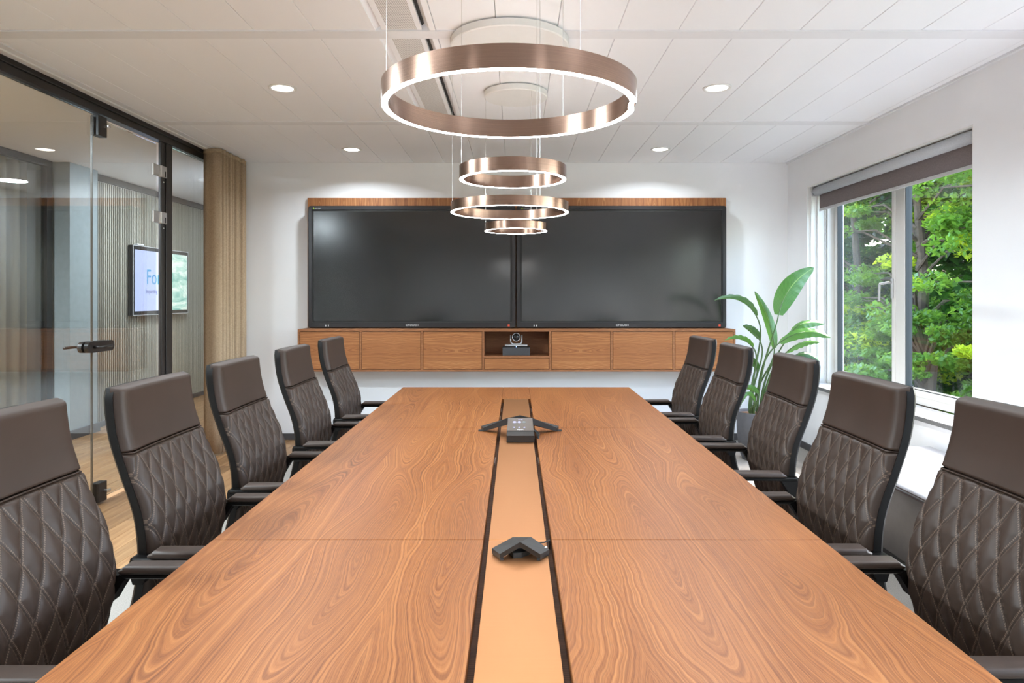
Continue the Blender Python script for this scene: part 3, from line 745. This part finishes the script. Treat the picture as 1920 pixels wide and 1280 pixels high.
# conference phone
def quadslab(q, th, bm=None):      # q: 4+ top corner points, thickness th downwards
    return prism([Vector(p)-Vector((0, 0, th)) for p in q], (0, 0, th), bm)
cp = empty('conference_phone', (.02, 3.2, TZ), label='black three-armed conference phone with touch panel on the copper strip', cat='conference phone')
cx = .023; H0 = TZ
AP = Vector((cx, 3.235, H0+.086))
for s, nm in ((-1, 'left'), (1, 'right')):
    tip = Vector((cx+s*.187, 3.345, H0+.018)); w_ = Vector((s*-.012, -.045, 0))
    b = bmesh.new()
    A = AP+Vector((0, .045, -.004)); B = AP+Vector((0, -.0, 0)); C_ = AP+Vector((s*.055, -.03, -.004))
    top = [A, B, C_, tip+Vector((-s*.012, -.05, 0)), tip+Vector((0, .0, 0))]
    bot = [A-Vector((0, 0, .03)), B-Vector((0, 0, .03)), C_-Vector((0, 0, .03)), tip+Vector((-s*.012, -.05, -.0165)), tip+Vector((0, 0, -.0165))]
    tv_ = [b.verts.new(p) for p in top]; bv = [b.verts.new(p) for p in bot]; b.faces.new(tv_); b.faces.new(bv[::-1])
    for i in range(5): j = (i+1) % 5; b.faces.new((tv_[i], bv[i], bv[j], tv_[j]))
    obj('speaker_arm', b, 'black_plastic', cp)
    obj('foot', box(tip.x-.012, tip.x+.012, tip.y-.04, tip.y-.015, H0, H0+.004), 'rubber', cp)
# front body with tilted display
def tilt(x, t): # t 0 front..1 back
    return Vector((x, 3.05+.15*t, H0+.030+.052*t))
b = bmesh.new(); hw = .061
pts = [(tilt(cx-hw, 0), tilt(cx+hw, 0), tilt(cx+hw*.93, 1), tilt(cx-hw*.93, 1))]
q = pts[0]; tv_ = [b.verts.new(p) for p in q]; bv = [b.verts.new((p.x, p.y, H0+.002 if i < 2 else H0+.03)) for i, p in enumerate(q)]
b.faces.new(tv_); b.faces.new(bv[::-1])
for i in range(4): j = (i+1) % 4; b.faces.new((tv_[i], bv[i], bv[j], tv_[j]))
body = obj('body', b, 'black_plastic', cp)
nrm = (tilt(0, 1)-tilt(0, 0)).normalized(); nn = Vector((1, 0, 0)).cross(nrm)
M['phone_glass'] = plain('phone_glass', srgb(84, 76, 70), .2, spec=.6)
M['phone_icon'] = emit('phone_icon_glow', (.5, .5, .9, 1), .6, (.05, .05, .05, 1))
M['phone_icon2'] = emit('phone_icon_dim', (.4, .5, .55, 1), .2, (.05, .05, .05, 1))
rotp = Matrix(((1, 0, 0), nrm, nn)).transposed()
pg = prism([tilt(cx-hw*.97, .26)+nn*.0004, tilt(cx+hw*.97, .26)+nn*.0004, tilt(cx+hw*.91, .99)+nn*.0004, tilt(cx-hw*.91, .99)+nn*.0004], nn*.001)
pgo = obj('touch_panel', pg, 'phone_glass', cp)
def disc(cxp, tt, r, mat, sq=1):
    q = lathe([(r, 0), (r, .0006)], 16); bmesh.ops.transform(q, matrix=Matrix.Translation(tilt(cxp, tt)+nn*.0015) @ rotp.to_4x4() @ Matrix.Diagonal((1, sq, 1, 1)), verts=q.verts)
    return obj('icon', q, mat, pgo)
for k, m_ in ((-.026, 'phone_icon'), (-.004, 'phone_icon'), (.017, 'phone_icon2')): disc(cx+k, .74, .0085, m_)
for k in (-.028, -.005, .018): disc(cx+k, .44, .0045, 'phone_icon')
text('clock', '13:46', .011, tilt(cx-.012, .86)+nn*.0016, rotp, 'phone_icon', pgo, ext=.0002)
text('maker_lettering', 'Polycom', .008, tilt(cx-.014, .29)+nn*.0016, rotp, 'white_print', pgo, ext=.0002)
cb = bmesh.new()
for k in range(3):
    tube([(cx+.062+k*.004, 3.18, H0+.03), (cx+.075+k*.006, 3.16, H0+.018), (cx+.078, 3.14-k*.01, H0-.01), (cx+.082, 3.12, H0-.05)], .0028, 6, cb)
obj('cable', cb, 'rubber', cp)

# expansion microphone
em = empty('table_microphone', (.012, 1.78, TZ), label='small black chevron-shaped microphone pod on the copper strip', cat='microphone')
def un(px, py, z): d = F*(EYE-z)/(py-VY); return Vector(((px-VX)*d/F, d, z))
A = un(922.5, 1027.5, TZ+.014); Bq = un(961.7, 1006.3, TZ+.034); C_ = un(975.4, 1015.8, TZ+.037); D_ = un(937, 1038.3, TZ+.014)
B2 = un(995.8, 1006.3, TZ+.034); E_ = un(1030, 1029.6, TZ+.014); F_ = un(1013.3, 1038.8, TZ+.014)
quadL = [A, Bq, C_, D_]; quadR = [Bq, B2, E_, F_, C_]
for nm, q in (('left_arm', quadL), ('right_arm', quadR)):
    b = bmesh.new(); cen = sum(q, Vector())/len(q)
    tv_ = [b.verts.new(p) for p in q]; bv = [b.verts.new(p-Vector((0, 0, .0125))) for p in q]
    b.faces.new(tv_); b.faces.new(bv[::-1])
    for i in range(len(q)): j = (i+1) % len(q); b.faces.new((tv_[i], bv[i], bv[j], tv_[j]))
    obj('arm', b, 'black_plastic', em)
core = [Vector((p.x*.9, p.y, TZ-.001)) for p in (A*.35+Bq*.65, B2, B2*.65+E_*.35, C_*.9+F_*.1, D_*.35+C_*.65)]
b = prism(core, (0, 0, .012)); obj("ribbed_core", b, "rubber", em)
for p in (A, D_, E_, F_):
    q = p*.9+C_*.1; obj('foot', box(q.x-.004, q.x+.004, q.y-.003, q.y+.003, TZ-.001, TZ+.004), 'rubber', em)
e1 = (E_-B2).normalized(); e2 = (B2-F_ if False else (E_-F_)).normalized(); nq = e2.cross(-e1).normalized()
nq = nq if nq.z > 0 else -nq
xd = (E_-F_).normalized(); yd = nq.cross(xd)
text('maker_lettering', 'Polycom', .0095, F_*.62+E_*.38-(-yd)*0+nq*.0002+(B2-E_).normalized()*.008-xd*.004, Matrix((xd, yd, nq)).transposed(), 'white_print', em, ext=.0002)
q = un(1008, 1018, TZ+.006)
mc = tube([q, q+Vector((.02, .012, -.002)), (TX+PWd-.004, q.y+.018, TZ+.003), (TX+PWd+.008, q.y+.03, TZ+.002), (TX+PWd+.010, q.y+.045, TZ-.012), (TX+PWd+.008, q.y+.05, TZ-.06)], .002, 8)
obj('cable', mc, 'rubber', em, smooth=True)

# ------------------------------------------------------------ chairs
prof = [(1.125, 0), (1.08, .002), (1.03, .008), (.98, .018), (.93, .034), (.87, .057), (.81, .083), (.75, .103), (.69, .113), (.63, .114), (.57, .105), (.51, .09), (.45, .07), (.42, .06)]
wprof = [(1.125, .224), (1.05, .228), (.93, .236), (.80, .247), (.70, .252), (.60, .250), (.50, .236), (.42, .220)]
def interp(tab_, z):
    for (z0, v0), (z1, v1) in zip(tab_, tab_[1:]):
        if z1 <= z <= z0:
            t = (z0-z)/(z0-z1); t = t*t*(3-2*t)*.35+t*.65; return v0+(v1-v0)*t
    return tab_[0][1] if z > tab_[0][0] else tab_[-1][1]
def xf(z, zs=.02):
    return (interp(prof, z)+interp(prof, z+zs)+interp(prof, z-zs))/3
BX = -.28             # chair origin is on the floor under the seat
TH = .040
NCOL, DH = 7, .132
def pad(z0, z1, nu, nv, puff, round_top, round_bot):
    b = bmesh.new(); uvl = b.loops.layers.uv.new('UVMap'); grid = []; uvs = {}
    for j in range(nv+1):
        tt = j/nv; tt = .5-.5*math.cos(PI*tt) if False else tt
        z = z0+(z1-z0)*tt; row = []
        for i in range(nu+1):
            a = -1+2*i/nu; u = math.sin(a*PI/2)*.6+a*.4
            W_ = interp(wprof, z); y = W_*u
            edge = (1-abs(u)**14)**(1/3) if abs(u) < 1 else 0
            ev = 1.0
            dt = (z1-z)/round_top if round_top else 9
            if dt < 1: ev = min(ev, math.sqrt(max(0, 1-(1-dt)**2)))
            db = (z-z0)/round_bot if round_bot else 9
            if db < 1: ev = min(ev, math.sqrt(max(0, 1-(1-db)**2)))
            t = TH*edge*ev
            ca = (u*NCOL/2) + (z-.93)/DH; cb_ = (u*NCOL/2) - (z-.93)/DH
            if puff:
                d = min(abs(ca-round(ca)), abs(cb_-round(cb_)))
                t += (puff*(1-math.exp(-d*7))-.004)*edge*ev
                t += .0012*math.sin(ca*5+cb_*3)*edge
            x = BX+xf(z)-TH+t+.010*(abs(u)**2.5)
            v = b.verts.new((x, y, z)); row.append(v); uvs[v] = (ca+40, cb_+40)
        grid.append(row)
    for j in range(nv):
        for i in range(nu):
            f = b.faces.new((grid[j][i], grid[j][i+1], grid[j+1][i+1], grid[j+1][i])); f.smooth = True
            for l in f.loops: l[uvl].uv = uvs[l.vert]
    return b
def make_chair():
    r = empty('office_chair', (0, 0, 0))
    o = obj('headrest', pad(.934, 1.125, 44, 34, 0, .015, .006), 'leather', r, smooth=True, world=False)
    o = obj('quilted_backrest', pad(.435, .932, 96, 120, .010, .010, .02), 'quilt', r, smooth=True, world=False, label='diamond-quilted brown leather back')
    # seam piping
    z = .933
    pts = [(BX+xf(z)+.010*abs(u)**2.5-.004-(.03 if abs(u) > .98 else 0)*abs(u), interp(wprof, z)*u*.995, z) for u in [k/12-1 for k in range(25)]]
    obj('seam', tube(pts, .0028, 6), 'leather', r, smooth=True, world=False)
    # shell
    b = bmesh.new(); rows = []; N = 30
    for j in range(N+1):
        z = .415+(1.122-.415)*j/N; row = []
        W_ = interp(wprof, z)+.004
        if j == N: W_ -= .01
        base = BX+xf(z)-TH
        sec = [(-W_, .010), (-W_-.001, -.012), (-W_+.006, -.019), (-W_*.5, -.022), (0, -.023), (W_*.5, -.022), (W_-.006, -.019), (W_+.001, -.012), (W_, .010), (W_-.006, .008), (0, .0005), (-W_+.006, .008)]
        rows.append([b.verts.new((base+dx+(.010*(abs(y)/W_)**2.5 if abs(y) <= W_ else .010), y, z)) for y, dx in sec])
    for p, q in zip(rows, rows[1:]):
        n = len(p)
        for k in range(n): b.faces.new((p[k], p[(k+1) % n], q[(k+1) % n], q[k]))
    b.faces.new(rows[0]); b.faces.new(rows[-1][::-1])
    sharpen(obj('back_shell', b, 'shell', r, world=False), 35)
    # seat
    b = box(-.20, .27, -.245, .245, .42, .485, .028, 4); obj('seat', b, 'leather', r, smooth=True, world=False)
    obj('seat_pan', box(-.19, .24, -.22, .22, .385, .42, .012, 2), 'shell', r, world=False)
    for s in (-1, 1):
        pb = box(BX+.115, BX+.40, s*.27-.029, s*.27+.029, .650, .672, .009, 3)
        # taper the rear end
        for v in pb.verts:
            if v.co.x < BX+.14 and v.co.z > .662: v.co.x += .012
        a = obj('armrest', pb, 'leather', r, smooth=True, world=False)
        bb = bmesh.new()
        box(BX+.07, BX+.39, s*.27-.022, s*.27+.022, .637, .650, .003, bm=bb)
        q = [(BX+.066, .650), (BX+.062, .636), (BX+.064, .60), (BX+.072, .575), (BX+.098, .575), (BX+.112, .60), (BX+.135, .636), (BX+.12, .650)]
        ya_, yb_ = sorted((s*.242, s*.288)); poly = [(x, ya_, z) for x, z in q]; prism(poly, (0, yb_-ya_, 0), bb)
        obj('arm_bracket', bb, 'shell', r, world=False)
    obj('back_bracket', box(BX+.035, BX+.15, -.05, .05, .375, .43, .006), 'shell', r, world=False)
    obj('gas_lift', lathe([(.045, .37), (.045, .385), (.026, .36), (.026, .20), (.03, .20), (.03, .09), (.05, .075), (.05, .06)][::-1], 20), 'shell', r, smooth=True, world=False)
    for k in range(5):
        an = 2*PI*k/5+.3; d = Vector((math.cos(an), math.sin(an), 0)); n_ = Vector((-d.y, d.x, 0))
        b = bmesh.new(); rings = []
        for t, w_, za, zb in ((.03, .025, .055, .10), (.16, .02, .06, .09), (.30, .014, .062, .08)):
            c_ = d*t; rings.append([b.verts.new(c_+n_*w_+Vector((0, 0, za))), b.verts.new(c_-n_*w_+Vector((0, 0, za))), b.verts.new(c_-n_*w_*.8+Vector((0, 0, zb))), b.verts.new(c_+n_*w_*.8+Vector((0, 0, zb)))])
        for p, q in zip(rings, rings[1:]):
            for i in range(4): b.faces.new((p[i], p[(i+1) % 4], q[(i+1) % 4], q[i]))
        b.faces.new(rings[0][::-1]); b.faces.new(rings[-1])
        leg = obj('leg', b, 'shell', r, world=False)
        b = bmesh.new(); c_ = d*.29
        tube([c_+n_*.022+Vector((0, 0, .028)), c_+n_*.006+Vector((0, 0, .028))], .028, 14, b); tube([c_-n_*.022+Vector((0, 0, .028)), c_-n_*.006+Vector((0, 0, .028))], .028, 14, b); tube([c_+Vector((0, 0, .028)), c_+Vector((0, 0, .064))], .005, 8, b)
        obj('caster', b, 'rubber', leg, world=False)
    return r
def copy_tree(o, parent=None):
    c_ = o.copy(); COL.objects.link(c_)
    if parent: c_.parent = parent
    for ch_ in list(o.children): copy_tree(ch_, c_)
    return c_
proto = make_chair()
ORD = ['nearest the camera', 'second from the camera', 'third from the camera', 'fourth from the camera', 'farthest from the camera']
LC = [(1.60, 1.175, 0), (2.25, 1.155, 0), (2.94, 1.165, 0), (3.715, 1.165, 0), (4.50, 1.17, 0)]
RC = [(1.635, 1.175, 0), (2.27, 1.135, 0), (3.13, 1.235, -2), (3.85, 1.20, 0), (4.58, 1.215, 2)]
first = True
for side, lst in ((-1, LC), (1, RC)):
    for k, (y, xc, rot) in enumerate(lst):
        o = proto if first else copy_tree(proto); first = False
        o.location = (side*(xc+BX), y, 0) if side > 0 else (-(xc+BX), y, 0)
        o.rotation_euler = (0, 0, (0 if side < 0 else PI)+math.radians(rot))
        tag(o, 'brown quilted leather armchair on the %s side of the table, %s' % ('left' if side < 0 else 'right', ORD[k]), 'office chair', 'quilted leather chairs along the %s side of the table' % ('left' if side < 0 else 'right'))

# ------------------------------------------------------------ ring pendants
def arc_band(R0, R1, z0, z1, a0, a1, n, c, bev=0):
    b = bmesh.new(); full = abs((a1-a0)-2*PI) < 1e-4; sec = [(R0, z0), (R1, z0), (R1, z1), (R0, z1)]
    rs = []
    for k in range(n if full else n+1):
        t = a0+(a1-a0)*k/n; rs.append([b.verts.new((c[0]+r_*math.cos(t), c[1]+r_*math.sin(t), z)) for r_, z in sec])
    m_ = len(rs)
    for k in range(m_ if full else m_-1):
        p, q = rs[k], rs[(k+1) % m_]
        for i in range(4): b.faces.new((p[i], p[(i+1) % 4], q[(i+1) % 4], q[i]))
    if not full: b.faces.new(rs[0][::-1]); b.faces.new(rs[-1])
    return b
def pendant(x, y, zb, R, lab, a0=-13, a1=0, hgt=.049, canopy_r=None, can_x=None):
    r = empty('ring_pendant', (x, y, zb), label=lab, cat='pendant lamp', group='copper ring pendants above the table')
    g0, g1 = math.radians(a1), math.radians(360+a0); w_ = .0165
    body = arc_band(R-w_, R, zb+.012, zb+hgt, 0, 2*PI, 128, (x, y))
    o = obj('ring_body', body, 'ring_metal', r); sharpen(o, 50)
    o = obj('rim', arc_band(R-.0012, R, zb+.001, zb+.012, g0, g1, 120, (x, y)), 'ring_metal', r); sharpen(o, 50)
    o = obj('rim', arc_band(R-w_, R-w_+.0012, zb+.001, zb+.012, g0, g1, 120, (x, y)), 'ring_metal', r); sharpen(o, 50)
    o = obj('light_strip', arc_band(R-w_+.0012, R-.0012, zb, zb+.012, g0, g1, 120, (x, y)), 'ring_light', r); sharpen(o, 50)
    o = obj('up_light_strip', arc_band(R-w_+.003, R-.003, zb+hgt, zb+hgt+.0002, g0, g1, 120, (x, y)), 'up_light', r); sharpen(o, 50)
    ctop = ZC-.045
    for an in (180, 60, -60):
        t = math.radians(an); p = Vector((x+(R-w_*.5)*math.cos(t), y+(R-w_*.5)*math.sin(t), 0))
        obj('wire', tube([(p.x, p.y, zb+hgt-.004), (p.x, p.y, ctop+.002)], .0008, 6), 'steel', r)
    if R > .25 or True:
        t = math.radians(-52); p = Vector((x+(R-w_*.5)*math.cos(t), y+(R-w_*.5)*math.sin(t), 0))
    cr_ = R+.0
    obj('canopy', lathe([(.001, ctop), (cr_-.006, ctop), (cr_, ctop+.004), (cr_, ZC-.008), (cr_-.02, ZC-.007), (cr_-.02, ZC+.0)], 72, (x, y, 0)), 'white_metal', r, smooth=False)
    sharpen(r.children[-1], 40)
pendant(-.0145, 1.65, EYE+.446, .30, 'largest-looking copper ring pendant, nearest the camera', -12, 2)
pendant(-.009, 2.595, EYE+.438, .20, 'small copper ring pendant just above the screens, second from the camera', -8, 1)
pendant(-.028, 3.53, EYE+.429, .30, 'wide copper ring pendant in front of the screens, third from the camera', -6, 2)
pendant(.004, 4.42, EYE+.420, .20, 'smallest-looking copper ring pendant, farthest from the camera', -5, 2)

# ------------------------------------------------------------ potted plant
pl = empty('potted_plant', (2.06, 5.96, 0), label='tall green bird-of-paradise plant in a grey pot in the right corner', cat='plant')
PX, PY = 2.06, 5.96
obj('pot', lathe([(.085, 0), (.105, .006), (.122, .05), (.140, .15), (.150, .27), (.153, .405), (.150, .41), (.144, .405), (.142, .37), (.05, .368)], 48, (PX, PY, 0)), 'pot', pl); sharpen(pl.children[-1], 50)
obj('soil', lathe([(.141, .371), (.142, .385), (.07, .393), (.002, .39)], 32, (PX, PY, 0), caps=False), 'soil', pl)
def leaf(base, tip, wid, bend, d0, d1, mat, side=(1, 0, 0), fold=.25, stem_from=(0, 0), droop=0, edgewise=0):
    """base/tip in photo pixels with depths d0,d1; bend = pixel offset of the middle"""
    B = P(*base, d0); T = P(*tip, d1); Mid = P((base[0]+tip[0])/2+bend[0], (base[1]+tip[1])/2+bend[1], (d0+d1)/2)
    Cc = 2*Mid-.5*(B+T); n = 22; m_ = 8
    b = bmesh.new(); uvl = b.loops.layers.uv.new('UVMap'); grid = []; uvs = {}
    for i in range(n+1):
        t = i/n; p = B*(1-t)**2+Cc*2*t*(1-t)+T*t*t
        d = ((Cc-B)*2*(1-t)+(T-Cc)*2*t).normalized()
        vw = (p-Vector((0, 0, EYE))).normalized()
        sd_ = d.cross(vw).normalized(); nr = sd_.cross(d).normalized()
        sd_ = (sd_*math.cos(edgewise)+nr*math.sin(edgewise)).normalized(); nr = sd_.cross(d).normalized()
        w_ = wid*(math.sin(PI*min(1, t*.93+.055))**.62)*(1-.25*t) if t < .999 else .002
        row = []
        for k in range(m_+1):
            q = -1+2*k/m_
            v = b.verts.new(p+sd_*w_*q*math.cos(fold*abs(q))+nr*(abs(q)*w_*fold)+nr*.004*math.sin(t*40+q*2)*abs(q)); row.append(v); uvs[v] = (t, k/m_)
        grid.append(row)
    for i in range(n):
        for k in range(m_):
            f = b.faces.new((grid[i][k], grid[i+1][k], grid[i+1][k+1], grid[i][k+1])); f.smooth = True
            for l in f.loops: l[uvl].uv = uvs[l.vert]
    root = obj('leaf', b, mat, pl)
    s0 = Vector((PX+stem_from[0], PY+stem_from[1], .38)); d = (Cc-B).normalized()
    dist = (B-s0).length; c1 = s0+Vector((stem_from[0]*.6, stem_from[1]*.6, dist*.5)); c2 = B-d*dist*.3
    pts = [s0*(1-t)**3+c1*3*t*(1-t)**2+c2*3*t*t*(1-t)+B*t**3 for t in [k/14 for k in range(15)]]
    pts += [B*(1-t)**2+Cc*2*t*(1-t)+T*t*t for t in (.08, .2, .35, .5)]
    pts = pts[:15]+[p-Vector((0, 0, .0)) for p in pts[15:]]
    radii = [.011-.006*k/14 for k in range(15)]+[.0045, .0035, .0025, .0015]
    obj('stem', tube(pts, .01, 8, radii=radii), 'stem', pl, smooth=True)
leaf((1460, 590), (1526, 502), .098, (-10, -8), 5.85, 6.0, 'plant_leaf', fold=.12, stem_from=(.02, 0))
leaf((1452, 652), (1415, 546), .052, (8, 2), 5.9, 6.0, 'plant_leaf', fold=.5, stem_from=(.0, .03))
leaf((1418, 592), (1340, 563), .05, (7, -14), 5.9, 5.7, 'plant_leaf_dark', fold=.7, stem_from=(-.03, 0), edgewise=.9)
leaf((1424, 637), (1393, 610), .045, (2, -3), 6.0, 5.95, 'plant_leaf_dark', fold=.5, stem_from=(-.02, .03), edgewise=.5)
leaf((1411, 650), (1359, 638), .045, (3, -8), 5.9, 5.75, 'plant_leaf', fold=.5, stem_from=(-.04, 0), edgewise=1.0)
leaf((1480, 628), (1546, 607), .065, (-6, -12), 5.9, 5.9, 'plant_leaf', fold=.5, stem_from=(.04, .0), edgewise=.7)
leaf((1462, 642), (1557, 633), .062, (0, -16), 5.85, 5.75, 'plant_leaf', fold=.4, stem_from=(.03, .03), edgewise=.55)
leaf((1475, 660), (1541, 641), .045, (-2, -9), 5.8, 5.7, 'plant_leaf', fold=.5, stem_from=(.05, -.02), edgewise=.9)
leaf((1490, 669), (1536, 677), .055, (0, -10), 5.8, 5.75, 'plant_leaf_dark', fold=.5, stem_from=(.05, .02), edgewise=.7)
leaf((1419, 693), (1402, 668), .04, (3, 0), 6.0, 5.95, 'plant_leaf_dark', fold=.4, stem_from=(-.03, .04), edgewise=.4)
leaf((1420, 738), (1392, 727), .038, (2, -4), 5.85, 5.8, 'plant_leaf', fold=.5, stem_from=(-.02, -.03), edgewise=.6)
leaf((1414, 752), (1390, 758), .036, (0, -14), 5.8, 5.75, 'plant_leaf', fold=.5, stem_from=(-.05, -.04), edgewise=.8)

# ------------------------------------------------------------ outside: ground and trees
obj('ground_outside', box(XR+.36, 60, -20, 60, -1.2, -1.0), 'grass', kind='structure')
obj('bounce_slab_outside', box(XR+.36, 6.2, -20, 30, -1.0, -.96), plain('bounce_slab_grey', (.15, .15, .15, 1), .8, vary=.1, scale=6), kind='structure')  # unseen slab, added to bounce sunlight up to the ceiling
def tree(x, y, h, rad, nclus, per, leafsize, mats, lab, low=-1.0, seed=0, flat=.45):
    rnd = random.Random(seed); r = empty('tree', (x, y, -1.0), label=lab, cat='tree', group='trees outside the window')
    tk = [(x, y, -1.0), (x+.1, y-.05, h*.3), (x-.05, y+.1, h*.75)]
    tb_ = bmesh.new(); tube(tk, .1, 8, tb_, radii=[.12, .09, .04])
    V = [[] for _ in mats]; Fc = [[] for _ in mats]
    for c_ in range(nclus):
        u = rnd.uniform(-1, 1); ph = rnd.uniform(0, 2*PI); rr_ = rnd.uniform(.55, 1.0)
        k = math.sqrt(1-u*u)
        cc = Vector((x+rad*k*math.cos(ph)*rr_, y+rad*k*math.sin(ph)*rr_, low+.3+(h-low-.3)*(u*.5+.5)))
        mi = 1 if (len(mats) > 1 and rnd.random() < .2) else 0
        cr_ = rnd.uniform(.28, .6)*rad*.42
        if rnd.random() < .4: tube([Vector((x, y, cc.z-.5)), (Vector((x, y, cc.z))+cc)/2, cc], .02, 5, tb_, radii=[.035, .02, .008])
        for _ in range(per):
            d = Vector((rnd.gauss(0, 1), rnd.gauss(0, 1), rnd.gauss(0, 1))).normalized()*rnd.random()**.4*cr_; d.z *= flat
            p = cc+d; s = leafsize*rnd.uniform(.6, 1.25)
            yaw = rnd.uniform(0, 2*PI); pit = rnd.gauss(0, .55); rol = rnd.gauss(0, .55)
            ax = Vector((math.cos(yaw)*math.cos(pit), math.sin(yaw)*math.cos(pit), math.sin(pit)))
            ay = Vector((-math.sin(yaw)*math.cos(rol), math.cos(yaw)*math.cos(rol), math.sin(rol)))
            i0 = len(V[mi])
            V[mi] += [tuple(p-ax*s), tuple(p+ay*s*.62-ax*s*.15), tuple(p+ay*s*.25+ax*s*.2), tuple(p+ax*s), tuple(p-ay*s*.25+ax*s*.2), tuple(p-ay*s*.62-ax*s*.15)]
            Fc[mi] += [(i0, i0+1, i0+2, i0+3), (i0, i0+3, i0+4, i0+5)]
    obj('trunk', tb_, 'bark', r)
    for v_, f_, m_ in zip(V, Fc, mats):
        if not v_: continue
        me = bpy.data.meshes.new('foliage'); me.from_pydata(v_, [], f_); me.materials.append(M[m_])
        o = bpy.data.objects.new('foliage', me); COL.objects.link(o); o.parent = r; o.location = -origin_of(r); o['kind'] = 'stuff'
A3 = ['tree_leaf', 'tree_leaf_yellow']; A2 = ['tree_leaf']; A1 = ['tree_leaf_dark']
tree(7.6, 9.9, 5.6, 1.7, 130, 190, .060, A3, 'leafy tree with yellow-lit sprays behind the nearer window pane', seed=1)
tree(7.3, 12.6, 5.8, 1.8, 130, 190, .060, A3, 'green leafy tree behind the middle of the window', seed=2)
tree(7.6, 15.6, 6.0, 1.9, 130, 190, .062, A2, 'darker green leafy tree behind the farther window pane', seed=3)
tree(6.6, 11.2, 1.1, 1.2, 80, 190, .055, A2, 'low green shrub at the foot of the trees, nearer pane', seed=4)
tree(6.8, 14.2, 1.0, 1.2, 80, 190, .055, A2, 'low green shrub at the foot of the trees, farther pane', seed=5)
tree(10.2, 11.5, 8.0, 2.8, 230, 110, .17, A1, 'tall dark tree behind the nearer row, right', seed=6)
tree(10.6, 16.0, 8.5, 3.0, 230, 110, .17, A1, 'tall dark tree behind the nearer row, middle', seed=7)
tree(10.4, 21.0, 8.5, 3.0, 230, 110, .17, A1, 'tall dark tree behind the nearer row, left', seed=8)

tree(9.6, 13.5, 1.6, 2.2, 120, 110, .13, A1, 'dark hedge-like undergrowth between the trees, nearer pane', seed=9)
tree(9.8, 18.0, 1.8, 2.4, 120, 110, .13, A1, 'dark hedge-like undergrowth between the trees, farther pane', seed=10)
